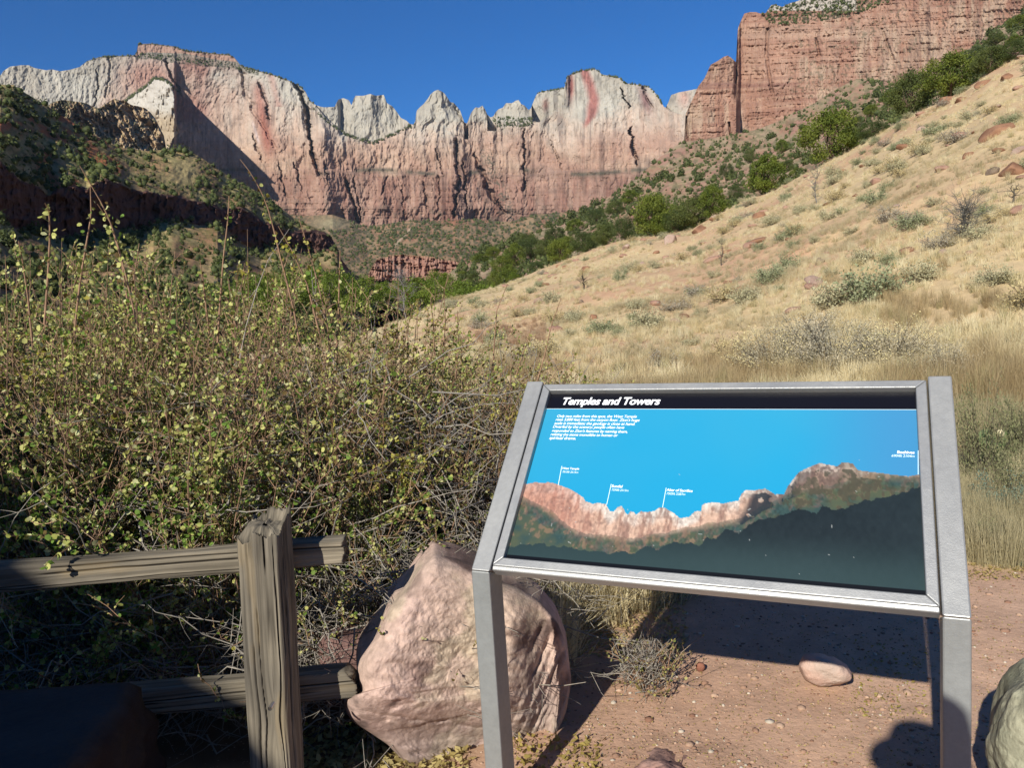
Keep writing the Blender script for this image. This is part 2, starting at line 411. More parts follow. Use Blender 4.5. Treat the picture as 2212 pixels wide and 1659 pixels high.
def r_A(X, Y, V):
    H = (450 - Y)                                                    # height above the foot, view units
    r = 3050 + .95 * np.maximum(H, 0) + np.interp(X, [-100, 350, 700, 1100, 1400, 1600], [150, 150, 0, 80, -100, -300])
    Yw = Y + 6 * fbm(X / 60, Y / 60, o=2, s=51)
    # fluting: mostly constant with height
    fl = ridg(X / 52 + .5 * fbm(X / 70, Y / 60, o=3, s=52), Y / 210 + X / 300, o=5, s=53, g=.6)
    fl2 = fbm(X / 15 + .6 * fbm(X / 30, Y / 40, o=3, s=54), Y / 60, o=4, s=55, g=.62)
    amp = np.interp(X, [0, 380, 560, 660, 900, 1000, 1160, 1260, 1480, 1600], [.25, .3, .5, 1, 1, 1.3, 1.0, .45, .6, .6])
    r = r + amp * (-27 * fl - 17 * fl2) - 8 * fbm(X / 6, Y / 9, o=4, s=56, g=.6)
    # horizontal ledges in the lower, red half
    for yl, dz in ((372, 20), (300, 10), (415, 7), (440, 9)):
        r = r + dz * (1 - ss(yl - 3, yl + 3, Yw + 5 * np.sin(X / 47)))
    led = fbm(X / 160, Y / 4.5, o=3, s=57)
    r = r + led * 3.5 * ss(330, 390, Y)
    # broad bays and buttresses along the wall
    r = r - 60 * np.exp(-((X - 945) / 52) ** 2) - 70 * np.exp(-((X - 985) / 22) ** 2) * ss(300, 380, Y) - 50 * np.exp(-((X - 1115) / 42) ** 2) * ss(250, 275, Y)
    r = r - 40 * np.exp(-((X - 1290) / 70) ** 2) - 70 * np.exp(-((X - 700) / 30) ** 2) * ss(225, 320, Y)
    # the altar's bright front rib
    r = r + 35 * ss(1226, 1232, X) * (1 - ss(1240, 1262, X)) * (1 - ss(200, 260, Y))
    # towers: round them
    for cx, wd, yb in ((946, 46, 262), (1036, 22, 262), (1110, 36, 262), (800, 62, 300)):
        q = np.clip(np.abs(X - cx) / wd, 0, 1); r = r + 60 * q ** 2 * (1 - ss(1, 1.15, np.abs(X - cx) / wd)) * (1 - ss(yb - 25, yb, Y))
    r = r + 330 * inpoly(X, Yw * .3 + Y * .7, SUND) + 260 * inpoly(X, Y, ALTL) + 700 * inpoly(X, Y, REARR)
    for a, b, c, d in GAPS:
        r = r + 260 * ((X > a) & (X < c) & (Y < d)) * 1.0
    # the temple cap and the tree ledge under it
    capb = pl([(290, 122), (330, 122), (360, 128), (400, 133), (450, 138), (500, 141), (525, 146)])(X)
    incap = (X > 290) & (X < 522) & (Y < capb)
    r = r + 120 * incap
    # buttress in front of the temple
    e = BUTE(Y, 1)
    t = np.clip((X - 262) / (e - 262), 0, 1) ** 1.15
    on = (X < e) & (X > 262)
    under = ss(-2, 3, Y - BUTR(X) - 3 * fbm(X / 9, 0, o=2, s=60))
    r = r - 620 * t * on * under * (1 + .08 * fbm(X / 8, Y / 20, o=3, s=61)) + 24 * on * under * ridg(X / 12, Y / 30, o=3, s=62)
    # wall behind it in a bay
    r = r + 130 * ss(376, 382, X) * (1 - ss(470, 620, X)) * ss(80, 260, Y)
    r = r + crackdepth(X, Y)
    return r

def c_A(X, Y, V, p):
    n = fbm(X / 60, Y / 60, o=4, s=71); nv = fbm(X / 9, Y / 90, o=4, s=72); nf = fbm(X / 5, Y / 7, o=3, s=73); nh = fbm(X / 120, Y / 6, o=3, s=74)
    white = lerp(S(206, 198, 178), S(184, 172, 150), np.clip(.5 + .5 * nf + .6 * n, 0, 1))
    pink = lerp(S(208, 172, 144), S(214, 194, 170), np.clip(.5 + .9 * nv, 0, 1))
    tan = lerp(S(204, 166, 134), S(190, 144, 116), np.clip(.5 + n + .5 * nv, 0, 1))
    red = lerp(S(160, 110, 88), S(188, 146, 120), np.clip(.5 + .9 * nv + .4 * n, 0, 1))
    yy = Y + 34 * n + 20 * nv + 8 * nf
    lim = np.interp(X, [0, 150, 250, 420, 560, 680, 760, 900, 1000, 1150, 1300, 1420, 1500], [330, 300, 165, 130, 190, 232, 292, 250, 262, 262, 225, 215, 230])
    c = lerp(white, pink, ss(lim - 16, lim + 40, yy))
    c = lerp(c, tan, ss(262, 350, yy)); c = lerp(c, red, ss(345, 395, yy))
    sd = inpoly(X, Y, SUND) | inpoly(X, Y, ALTL) | inpoly(X, Y, REARR) | ((Y < 262) & (X > 895) & (X < 1145))
    c = lerp(c, white, sd * .88)
    # red wash of the west temple front
    t1 = np.exp(-((X - 325) / 62) ** 2 - ((Y - 165) / 42) ** 2); c = lerp(c, S(196, 146, 122), np.clip(t1 * 1.15 + .25 * nv * t1, 0, 1))
    t1 = ss(365, 380, X) * (1 - ss(470, 640, X + .3 * Y)) * ss(110, 140, Y) * (1 - ss(250, 300, Y)); c = lerp(c, S(184, 132, 112), np.clip(t1 * (.72 + .9 * n), 0, 1))
    t1 = np.exp(-((X - (560 + .16 * (Y - 200))) / 16) ** 2) * ss(160, 200, Y) * (1 - ss(300, 360, Y)); c = lerp(c, S(182, 108, 84), np.clip(t1 * .95, 0, 1))
    t1 = np.exp(-((X - (595 + .25 * (Y - 200))) / 9) ** 2) * (Y < 230); c = lerp(c, S(180, 112, 92), t1 * .8)
    t1 = np.exp(-((X - (548 + .3 * (Y - 270))) / 3) ** 2) * ss(255, 270, Y) * (1 - ss(300, 315, Y)); c = lerp(c, S(228, 200, 186), t1)
    c = lerp(c, S(206, 196, 176), ss(500, 640, X) * (1 - ss(660, 700, X)) * (1 - ss(200, 260, Y)) * .45)
    c = lerp(c, white, (1 - ss(150, 215, X + .4 * (Y - 150))) * .9)
    # altar of sacrifice: red streak down the white face
    cx = np.interp(Y, [150, 180, 215, 250, 276], [1262, 1274, 1284, 1277, 1262]); wd = np.interp(Y, [150, 200, 240, 276], [11, 12, 13, 4])
    t1 = np.clip(1.4 - np.abs(X - cx + 4 * nv) / wd, 0, 1) * (1 - ss(262, 280, Y)); c = lerp(c, S(186, 106, 92), t1 * .9)
    t1 = np.exp(-((X - 1233) / 7) ** 2 - ((Y - 185) / 30) ** 2); c = lerp(c, S(180, 106, 92), np.clip(1.2 * t1, 0, 1))
    t1 = np.exp(-((X - 1178) / 6) ** 2 - ((Y - 226) / 12) ** 2); c = lerp(c, S(188, 120, 100), t1 * .8)
    t1 = np.exp(-((X - 1392 - .3 * (Y - 210)) / 11) ** 2 - ((Y - 215) / 30) ** 2); c = lerp(c, S(166, 112, 108), np.clip(t1, 0, 1) * .85)
    t1 = np.exp(-((X - 1478) / 14) ** 2 - ((Y - 212) / 22) ** 2); c = lerp(c, S(212, 160, 138), t1 * .8)
    # varnish streaks and dark fractures
    st = ss(.28, .62, ridg(X / 10, Y / 170, o=4, s=75)) * ss(.0, .5, fbm(X / 40, Y / 50, o=3, s=76) + .25)
    c = lerp(c, c * np.array([.56, .55, .58]), st * np.interp(X, [0, 400, 640, 1200, 1500], [.3, .4, .95, .9, .6]))
    fine = ridg(X / 5.5 + .4 * fbm(X / 9, Y / 20, s=84), Y / 60, o=3, s=83); c = c * (1 - .30 * ss(.25, .75, fine) * ss(-.3, .3, fbm(X / 50, Y / 40, o=2, s=85)))[..., None]
    c = c * (1 + .18 * nf + .16 * nh * ss(250, 330, Y))[..., None]
    c = lerp(c, c * np.array([.8, .86, .9]), np.clip(ss(.1, .5, fbm(X / 30, Y / 25, o=3, s=79)) * ss(300, 370, Y), 0, 1) * .5)
    # scrub on ledges
    gr = S(84, 88, 70)
    led = np.exp(-((Y - 371 - 5 * np.sin(X / 47)) / 5) ** 2) * ss(-.1, .3, fbm(X / 30, 0, o=3, s=78))
    spk = ss(.15, .35, vn(X / 2.6, Y / 2.6, s=80))
    m2 = led * .9
    sdb = np.abs(Y - pl([(676, 232), (700, 256), (740, 285), (770, 299), (808, 308), (850, 289), (872, 279), (892, 270)])(X)) < 5
    m2 = np.maximum(m2, sdb * ((X > 676) & (X < 895)) * spk)
    capb = pl([(290, 122), (330, 122), (360, 128), (400, 133), (450, 138), (500, 141), (525, 150), (560, 158)])(X)
    scr = (Y > np.interp(X, [297, 320, 400, 470, 520], [119, 112, 115, 128, 134])) & (Y < capb + 5) & (X > 292) & (X < 560)
    m2 = np.maximum(m2, scr * (.45 + .55 * spk))
    capr = (X > 292) & (X < 520) & (Y < capb) & ~scr; c = lerp(c, S(186, 136, 108), capr * .8)
    m2 = np.maximum(m2, ((np.abs(Y - RIM_A(X)) < 2.5) & (X > 180) & (X < 680)) * .7)
    rb = (np.abs(Y - BUTR(X)) < 5) & (X > 262) & (X < 384); m2 = np.maximum(m2, rb * (.4 + .6 * spk))
    m2 = np.maximum(m2, ((Y > 250) & (Y < 272) & (X > 1068) & (X < 1150)) * spk * .9)
    m2 = np.maximum(m2, ss(25, 0, np.abs(X - (1050 + .4 * (Y - 330)))) * ss(300, 340, Y) * spk * .9)
    bsel = (X < BUTE(Y, 1)) & (X > 262) & (Y > BUTR(X)); c = lerp(c, lerp(S(214, 208, 190), S(196, 172, 130), ss(225, 262, Y + 8 * n)), bsel * .85)
    m2 = np.maximum(m2, ss(.2, .5, fbm(X / 14, Y / 14, o=3, s=82)) * ss(400, 470, Y) * .5)
    c = lerp(c, gr, np.clip(m2, 0, 1) * .85)
    return grey(c) * .63

oA = sheet('cliff_wall', -140, 1560, 1450, 330, RIM_A, BOT_A, r_A, c_A, M_far, back=.12, kind='structure')
oA['label'] = 'long wall of white topped red sandstone cliffs and towers across the valley'

# ---- B: nearer red cliffs at the right
RIM_B = pl([(1478, 300), (1481, 246), (1490, 225), (1500, 205), (1508, 186), (1522, 168), (1535, 139), (1550, 131), (1563, 122), (1572, 119), (1580, 124), (1587, 131), (1590, 133), (1593, 70), (1594, 60), (1600, 45), (1608, 28),
            (1620, 25), (1633, 25), (1642, 28), (1654, 27), (1660, 18), (1666, 10), (1672, 8), (1690, 14), (1705, 6), (1720, 2), (1760, -12), (1850, -30), (1900, -45), (2400, -160)])
TOP_C = pl([(960, 598), (985, 578), (1010, 562), (1048, 537), (1106, 521), (1140, 505), (1172, 494), (1214, 478), (1260, 456), (1305, 432), (1340, 407), (1380, 382), (1410, 352), (1440, 328), (1469, 308), (1520, 300), (1570, 292),
            (1633, 280), (1680, 262), (1715, 242), (1760, 222), (1800, 195), (1850, 170), (1880, 170), (1940, 181), (1990, 160), (2050, 130), (2104, 98), (2150, 60), (2212, 25), (2320, -50), (2500, -150)])

def r_B(X, Y, V):
    r = 1420 + .6 * np.maximum(300 - Y, 0) + np.interp(X, [1480, 1590, 1600, 1900, 2300], [-60, -30, 60, -60, -330])
    fl = ridg(X / 60 + .3 * fbm(X / 60, Y / 60, s=91), Y / 300, o=5, s=92, g=.6)
    r = r - 12 * fl - 6 * fbm(X / 18, Y / 30, o=4, s=93) - 4.5 * fbm(X / 5, Y / 6, o=4, s=94) + 5.5 * fbm(X / 90, (Y + .05 * X) / 7, o=4, s=95, g=.6)
    r = r + 45 * ((Y < np.interp(X, [1600, 1640, 1660, 1800, 1860, 2000], [20, 34, 46, 58, 42, 10])) & (X > 1600))
    r = r - 26 * np.clip(1 - ((X - 1545) / 52) ** 2, 0, 1) - 24 * np.clip(1 - ((X - 1600 - .05 * (Y - 150)) / 34) ** 2, 0, 1) * ss(180, 250, Y)
    r = r + 40 * np.exp(-((X - 1592 + .02 * (Y - 100)) / 3.5) ** 2) * (1 - ss(190, 225, Y))
    r = r + 14 * (1 - ss(178, 184, Y + 6 * fbm(X / 40, 0, s=96))) * (X < 1590) + 8 * (1 - ss(176, 184, Y + .15 * (X - 1600)))
    for pts, wd, dp in (([(1481, 250), (1486, 300)], 4, 20), ([(1575, 262), (1578, 300)], 3, 24), ([(1658, 60), (1655, 120), (1668, 200)], 5, 12), ([(1762, 80), (1770, 120)], 4, 15), ([(1700, 60), (1695, 100)], 6, 9), ([(1905, 60), (1930, 130)], 5, 9)):
        p = np.array(pts, float); cx = np.interp(Y, p[:, 1], p[:, 0]); ins = (Y > p[0, 1]) & (Y < p[-1, 1]); r = r + dp * ins * np.clip(1 - np.abs(X - cx) / wd, 0, 1)
    return r

def c_B(X, Y, V, p):
    n = fbm(X / 70, Y / 50, o=4, s=101); nv = fbm(X / 10, Y / 120, o=4, s=102); nf = fbm(X / 5, Y / 6, o=3, s=103)
    nh = fbm(X / 170, (Y + .06 * X) / 6, o=4, s=104)
    c = lerp(S(196, 140, 106), S(206, 158, 124), np.clip(.5 + 1.2 * nv, 0, 1)); c = lerp(c, S(172, 116, 88), np.clip(.35 + 1.4 * nh, 0, 1) * .8)
    c = lerp(c, S(214, 180, 142), np.clip(ss(.0, .5, n + .4 * nv), 0, 1) * .65)
    st = ss(.3, .65, ridg(X / 16, Y / 260, o=4, s=105)) * ss(-.1, .3, n); c = lerp(c, S(150, 98, 78), st * .5)
    c = lerp(c, S(212, 176, 142), np.exp(-((Y - 70) / 14) ** 2) * (X > 1594) * .4)
    c = lerp(c, S(158, 106, 90), np.exp(-((Y - 181 + 5 * n) / 5) ** 2) * (X < 1720) * .55)
    c = lerp(c, S(228, 182, 150), np.exp(-((X - 1601) / 9) ** 2) * ss(225, 245, Y) * .45)
    c = lerp(c, S(214, 206, 186), ((X > 1655) & (X < 1850) & (Y < 22)) * .8)
    spk = ss(.1, .3, vn(X / 3.2, Y / 3.2, s=106)); ledge = (Y < np.interp(X, [1640, 1660, 1700, 1760, 1850, 1900], [30, 44, 50, 46, 34, 5])) & (X > 1645) & (X < 1930)
    c = lerp(c, S(80, 84, 58), ledge * spk * .85)
    c = lerp(c, S(92, 96, 66), ss(.32, .5, vn(X / 4.2, Y / 4.2, s=107)) * ss(-.05, .2, fbm(X / 40, Y / 25, s=108)) * (X > 1700) * .5)
    c = c * (1 + .10 * nf)[..., None]
    return grey(c, .24) * .58
oB = sheet('red_cliff', 1478, 2330, 900, 230, RIM_B, BOT_B, r_B, c_B, M_far, back=.1, kind='structure')
oB['label'] = 'tall banded orange sandstone cliff above the right hand slope'

# ---- T: talus under the far wall
def r_T(X, Y, V):
    r = 430 * (2950 / 430) ** (V ** .8)
    return r + V * (90 * fbm(X / 60, Y / 24, o=4, s=111)) + 22 * fbm(X / 14, Y / 9, o=4, s=112) - 120 * np.exp(-((X - 985) / 60) ** 2) * ss(.4, 1, V)
def c_T(X, Y, V, p):
    n = fbm(X / 26, Y / 16, o=4, s=113); nf = fbm(X / 5, Y / 4, o=3, s=114)
    c = lerp(S(168, 142, 108), S(170, 122, 96), np.clip(.5 + n, 0, 1))
    c = lerp(c, S(178, 166, 128), np.exp(-((X - 715) / 52) ** 2 - ((Y - 482) / 17) ** 2) * .9)
    veg = ss(-.25, .35, nf + .5 * n + .1) * (1 - .8 * np.exp(-((X - 705) / 45) ** 2 - ((Y - 480) / 15) ** 2))
    c = lerp(c, lerp(S(82, 88, 64), S(98, 102, 74), .5 + .5 * n), veg * .85)
    t = np.exp(-((X - (886 - .9 * (Y - 494))) / 3) ** 2) * ss(488, 496, Y) * (1 - ss(532, 542, Y)); c = lerp(c, S(206, 184, 154), t * .8)
    c = lerp(c, S(178, 116, 92), np.exp(-((X - 985 + .6 * (Y - 470)) / 22) ** 2) * (1 - ss(476, 500, Y)) * .6)
    return c * .72
oT = sheet('talus_slope', 560, 1480, 700, 150, BASE_A, BOT_T, r_T, c_T, M_mid, back=.01, kind='structure')

# ---- C: right middle slope, dotted with junipers
RIMf = pl([(q[0], q[1]) for q in RIM])
rtopC = pl([(960, 330), (1106, 520), (1260, 800), (1469, 1150), (1633, 1260), (1850, 1260), (1940, 1180), (2104, 1080), (2212, 980), (2500, 900)])
def r_C(X, Y, V):
    a = 120.0; b = rtopC(X); r = a * (b / a) ** (V ** 1.05)
    return r * (1 + .035 * fbm(X / 60, Y / 35, o=4, s=121) + .012 * fbm(X / 16, Y / 12, o=4, s=122) + .02 * np.round(2.2 * fbm(X / 110, (Y + .55 * X) / 30, o=2, s=123)) / 2)
def c_C(X, Y, V, p):
    n = fbm(X / 50, Y / 28, o=4, s=124); nf = fbm(X / 7, Y / 5, o=3, s=125)
    c = lerp(S(188, 160, 126), S(184, 138, 108), np.clip(.35 + 1.3 * n, 0, 1)); c = lerp(c, S(168, 154, 110), ss(-.2, .35, nf) * .65)
    rk = ss(.18, .4, fbm(X / 36, (Y + .5 * X) / 12, o=3, s=126)); c = lerp(c, S(188, 136, 116), rk * .7)
    c = lerp(c, S(104, 106, 70), ss(-.05, .3, fbm(X / 9 + 5, Y / 6, o=3, s=127)) * .5)
    return grey(c, .1) * .70
oC = sheet('canyon_slope', 940, 2340, 900, 220, TOP_C, BOT_C, r_C, c_C, M_mid, back=.02, kind='structure')

# ---- E: the hill at the left with its cliff band painted dark as shade, and the craggy ridge behind it
TOP_E = pl([(-160, 260), (-60, 205), (0, 182), (30, 183), (53, 199), (75, 212), (100, 226), (134, 250), (170, 272), (214, 296), (240, 310), (280, 323), (320, 326), (367, 322), (400, 326), (427, 335), (465, 360), (501, 385), (535, 402),
            (568, 420), (600, 444), (634, 470), (668, 486), (701, 500), (718, 516), (728, 534), (738, 560), (760, 590), (790, 604)])
CL1 = pl([(-160, 400), (0, 352), (41, 386), (72, 402), (104, 421), (124, 405), (186, 404), (228, 388), (290, 404), (383, 424), (429, 443), (460, 444), (543, 463), (580, 480), (626, 500), (667, 497), (700, 506), (723, 517), (740, 565), (790, 608)])
CL2 = pl([(-160, 470), (0, 478), (41, 492), (134, 520), (200, 508), (248, 492), (300, 497), (331, 476), (352, 478), (429, 482), (470, 480), (512, 519), (563, 538), (595, 531), (652, 542), (729, 544), (745, 572), (790, 611)])
def r_E(X, Y, V):
    y1 = CL1(X) + 9 * fbm(X / 48, 0, o=2, s=131); y2 = CL2(X) + 10 * fbm(X / 55, 0, o=2, s=130); yt = TOP_E(X)
    rc = np.interp(X, [-160, 0, 200, 430, 600, 728, 790], [250, 265, 350, 490, 590, 680, 710])
    rt = np.interp(X, [-160, 0, 200, 367, 500, 634, 728, 790], [430, 470, 540, 640, 660, 675, 680, 705])
    y3 = np.full_like(X, 860.0)
    up = np.clip((y1 - Y) / np.maximum(y1 - yt, 1), 0, 1); mid = np.clip((y2 - Y) / np.maximum(y2 - y1, 1), 0, 1); lo = np.clip((y3 - Y) / np.maximum(y3 - y2, 1), 0, 1)
    rb = rc * .965
    r = np.where(Y < y1, rc * (rt / rc) ** up, np.where(Y < y2, rb + (rc - rb) * mid ** .8, 75 * (rb / 75) ** (lo ** 1.5)))
    band = (Y > y1) & (Y < y2)
    bt = ridg(X / 30 + .3 * fbm(X / 30, Y / 20, s=139), Y / 50, o=4, s=132)
    r = r + np.where(band, -rc * .020 * bt, 0)
    r = r * (1 + .012 * fbm(X / 40, Y / 24, o=4, s=133) + .006 * fbm(X / 9, Y / 7, o=4, s=134))
    return r
def c_E(X, Y, V, p):
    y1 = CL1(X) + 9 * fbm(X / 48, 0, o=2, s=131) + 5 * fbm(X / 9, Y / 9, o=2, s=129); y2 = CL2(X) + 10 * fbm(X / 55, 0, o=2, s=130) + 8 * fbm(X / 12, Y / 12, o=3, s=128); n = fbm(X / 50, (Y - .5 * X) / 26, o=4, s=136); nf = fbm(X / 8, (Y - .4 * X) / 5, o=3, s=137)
    c = lerp(S(178, 162, 112), S(172, 132, 96), np.clip(.4 + 1.3 * n, 0, 1)); c = lerp(c, S(108, 112, 66), ss(-.25, .3, nf) * .6)
    c = lerp(c, S(186, 112, 74), ss(.15, .4, n) * (X < 260) * (Y < y1) * .75)
    c = lerp(c, S(184, 164, 116), np.exp(-((X - 395) / 48) ** 2 - ((Y - 372) / 28) ** 2) * .8)
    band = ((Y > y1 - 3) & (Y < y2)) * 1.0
    rk = lerp(S(80, 58, 52), S(120, 88, 76), .5 + .5 * fbm(X / 6, Y / 40, o=3, s=138)); c = lerp(c, rk, band)  # band rock coloured darker to deepen its shade
    c = lerp(c, S(160, 122, 100), ss(500, 600, Y) * .4)
    return c * .74
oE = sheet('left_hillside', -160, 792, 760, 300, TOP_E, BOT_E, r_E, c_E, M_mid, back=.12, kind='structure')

TOP_G = pl([(60, 240), (105, 226), (118, 219), (134, 215), (160, 218), (187, 222), (200, 230), (214, 233), (230, 222), (247, 212), (258, 216), (267, 215), (284, 226), (300, 229), (314, 233), (326, 243), (337, 258), (345, 275), (354, 292), (359, 320), (375, 345), (400, 365)])
def r_G(X, Y, V):
    r = 1650 + 1.5 * np.maximum(330 - Y, 0) + np.interp(X, [60, 400], [-300, 120])
    return r - 50 * ridg((X + .6 * (330 - Y)) / 30 + .5 * fbm(X / 30, Y / 30, o=3, s=145), Y / 70, o=5, s=141, g=.62) - 20 * fbm(X / 8, Y / 9, o=3, s=142)
def c_G(X, Y, V, p):
    n = fbm(X / 30, Y / 30, o=4, s=143); nf = fbm(X / 4, Y / 5, o=3, s=144)
    c = lerp(S(176, 150, 116), S(200, 174, 138), np.clip(.5 + n + .5 * nf, 0, 1)); c = lerp(c, S(80, 88, 62), ss(.0, .35, nf + .5 * n - .003 * (X - 220)) * .8)
    return c * .74
oG = sheet('craggy_ridge', 60, 400, 420, 130, TOP_G, lambda x: np.maximum(TOP_E(x) + 22, TOP_G(x) + 20), r_G, c_G, M_far, back=.1, kind='structure')

# ---- F: low red cliff band on the valley floor
TOP_F = pl([(795, 592), (806, 572), (815, 560), (832, 555), (850, 551), (870, 549), (885, 551), (905, 552), (925, 553), (940, 558), (960, 560), (985, 563), (1000, 576)])
def r_F(X, Y, V):
    return 900 + .8 * (590 - Y) - 16 * ridg(X / 13, Y / 80, o=4, s=151) - 3 * fbm(X / 4, Y / 3, o=3, s=152) + 5 * np.round(fbm(X / 30, Y / 5, s=153) * 2)
def c_F(X, Y, V, p):
    n = fbm(X / 5, Y / 30, o=3, s=154); c = lerp(S(176, 128, 110), S(190, 150, 130), .5 + .5 * n); return lerp(c, S(170, 138, 104), ((Y - TOP_F(X)) < 3) * .6) * .62
oF = sheet('red_cliff_band', 795, 1000, 260, 40, TOP_F, lambda x: 0 * x + 606, r_F, c_F, M_mid, back=.06, kind='structure')
# ------------------------------------------------------------------ rocks
def rock_mesh(name, outline, r, thick, p=2.6, amp=.02, freq=5, col=(.4, .25, .2), col2=None, seed=0, bulge=None, K=150, Mr=46, cfun=None, backt=None, strat=0.0, rvar=None):
    """A closed rock: its widest section follows the outline at range r, with real thickness to the front and to the back."""
    o = np.array(outline, float); c0 = o.mean(0)
    q = np.concatenate([o, o[:1]]); seg = np.hypot(*np.diff(q, axis=0).T); L = np.concatenate([[0], np.cumsum(seg)])
    t = np.linspace(0, L[-1], K, endpoint=False); ox = np.interp(t, L, q[:, 0]); oy = np.interp(t, L, q[:, 1])
    for _ in range(2):
        ox = (np.roll(ox, 1) + 2 * ox + np.roll(ox, -1)) / 4; oy = (np.roll(oy, 1) + 2 * oy + np.roll(oy, -1)) / 4
    s = np.linspace(0, 1, Mr) ** .75
    Sx = c0[0] + (ox - c0[0])[:, None] * s; Sy = c0[1] + (oy - c0[1])[:, None] * s
    prof = (1 - s ** p) ** (1 / p)
    tf = thick * prof[None] * np.ones((K, 1))
    if bulge is not None: tf = tf + bulge(Sx, Sy) * (1 - s[None] ** 8)
    if rvar is not None: r = r + rvar(Sx, Sy)
    front = P(Sx, Sy, r - tf); tb = (backt or thick) * prof[None] * np.ones((K, 1))
    mid = P(Sx, Sy, r + 0 * Sx); u = mid - [0, 0, CAMZ]; u[..., 2] = 0; u /= np.linalg.norm(u, axis=-1, keepdims=True)
    back = mid + u * tb[..., None]
    v = np.concatenate([front, back[:, ::-1][:, 1:]], 1)            # centre front -> rim -> centre back
    cen = mid.reshape(-1, 3).mean(0)
    nrm = v - cen; nrm /= np.linalg.norm(nrm, axis=-1, keepdims=True) + 1e-9
    a = v * freq
    d = fbm(a[..., 0], a[..., 1], a[..., 2], o=5, s=seed, g=.55) * amp + ridg(a[..., 0] * .7, a[..., 1] * .7, a[..., 2] * (.7 + 2 * strat), o=3, s=seed + 5) * amp * .5
    v = v + nrm * d[..., None]
    n = fbm(a[..., 0] * .7, a[..., 1] * .7, a[..., 2] * .7, o=4, s=seed + 9)
    c = lerp(np.array(col, float), np.array(col2 if col2 is not None else np.array(col) * .7, float), np.clip(.4 + 1.1 * n, 0, 1))
    if cfun is not None: c = cfun(v, c, Sx, Sy)
    return mesh(name, v.reshape(-1, 3), grid_faces(K, v.shape[1], wrap=True), c.reshape(-1, 3), smooth=True)

def rock(name, label, cat, outline, r, thick, group=None, M=None, **k):
    me = rock_mesh(name, outline, r, thick, **k)
    # origin at the base of the rock
    v = np.empty(len(me.vertices) * 3, np.float32); me.vertices.foreach_get('co', v); v = v.reshape(-1, 3)
    b = np.array([v[:, 0].mean(), v[:, 1].mean(), v[:, 2].min()]); me.vertices.foreach_set('co', (v - b).ravel()); me.update()
    return tag(link(name, me, M or M_rock, loc=b), label, cat, group)

PINK, PINK2 = S(206, 160, 138, .66), S(176, 128, 112, .62)
M_bould = mat('pink_sandstone', attr=True, rough=.92, spec=.1, nscale=34, namt=.2, bump=.004, bscale=90)
def big_bulge(X, Y):
    side = ss(1095, 1215, X + .05 * (Y - 1400))
    g = ridg(X / 22 + .02 * (Y - 1400), Y / 130, o=4, s=301)
    und = .10 * ss(1500, 1600, Y) * (1 - side)
    leg = .014 * fbm(X / 40, Y / 30, o=3, s=303) + .012 * ss(-.05, .05, fbm(X / 200, (Y + .15 * X) / 40, o=3, s=304)) * ss(1450, 1540, Y) + .0022 * fbm(X / 9, Y / 8, o=4, s=306) + .009 * np.abs(fbm(X / 210 + 3, Y / 170, o=2, s=307)) + .0018 * vn(X / 4, Y / 4, s=309) - .007 * np.clip(1.2 - np.abs(Y - 1548 - .10 * (X - 900) - 16 * fbm(X / 60, 0, o=3, s=308)) / 4, 0, 1)
    return -.17 * side - (.052 * g + .02 * np.abs(fbm(X / 14, Y / 40, o=3, s=302))) * side - und + leg
def big_col(v, c, Sx, Sy):
    n = fbm(v[..., 0] * 5, v[..., 1] * 5, v[..., 2] * 5, o=4, s=310); n2 = fbm(v[..., 0] * 18, v[..., 1] * 18, v[..., 2] * 18, o=3, s=311); n3 = fbm(v[..., 0] * 2.2, v[..., 1] * 2, v[..., 2] * 2.2, o=2, s=315)
    c = lerp(S(214, 180, 168, .68), S(212, 186, 166, .70), np.clip(.5 + 1.6 * n3, 0, 1)); c = lerp(c, S(184, 148, 136, .6), ss(0, .4, n) * .6); c = lerp(c, S(200, 184, 156, .64), ss(.1, .4, fbm(v[..., 0] * 7 + 4, v[..., 1] * 7, v[..., 2] * 7, o=3, s=316)) * .6)
    c = lerp(c, S(116, 98, 92, .5), ss(.16, .42, n + .35 * n2) * .75)
    z = v[..., 2]
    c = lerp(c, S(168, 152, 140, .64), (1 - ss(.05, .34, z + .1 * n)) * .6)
    st_ = ss(.3, .6, fbm(v[..., 0] * 9 + 2, v[..., 1] * 9, v[..., 2] * 16, o=4, s=319)); c = lerp(c, S(132, 112, 104, .5), st_ * .55)
    n4 = fbm(v[..., 0] * 60, v[..., 1] * 60, v[..., 2] * 60, o=3, s=318); return c * (1 + .16 * n2 + .22 * n4)[..., None]
rock('boulder', 'large pink sandstone boulder behind the left leg of the information panel', 'boulder',
     [(938, 1196), (985, 1206), (1028, 1222), (1080, 1256), (1120, 1270), (1168, 1300), (1205, 1345), (1226, 1400), (1234, 1470), (1224, 1535), (1205, 1585), (1170, 1628), (1110, 1662), (1040, 1690),
      (950, 1690), (880, 1655), (838, 1610), (800, 1585), (760, 1560), (742, 1528), (748, 1508), (778, 1498), (770, 1452), (776, 1425), (812, 1375), (842, 1310), (880, 1270), (905, 1230)],
     2.70, .24, p=3.4, amp=.0015, M=M_bould, freq=5, col=PINK, col2=PINK2, seed=11, bulge=big_bulge, K=300, Mr=120, cfun=big_col, backt=.4, rvar=lambda X, Y: -.15 * (1 - ss(760, 1040, X)))
rock('boulder', 'smaller reddish boulder in shade behind the lower fence rail', 'boulder',
     [(692, 1440), (688, 1405), (700, 1378), (722, 1368), (770, 1366), (820, 1372), (840, 1400), (840, 1500), (780, 1540), (700, 1530)],
     2.86, .12, amp=.012, freq=8, col=S(160, 126, 118, .6), col2=S(132, 102, 94, .6), seed=13, K=90, Mr=30)
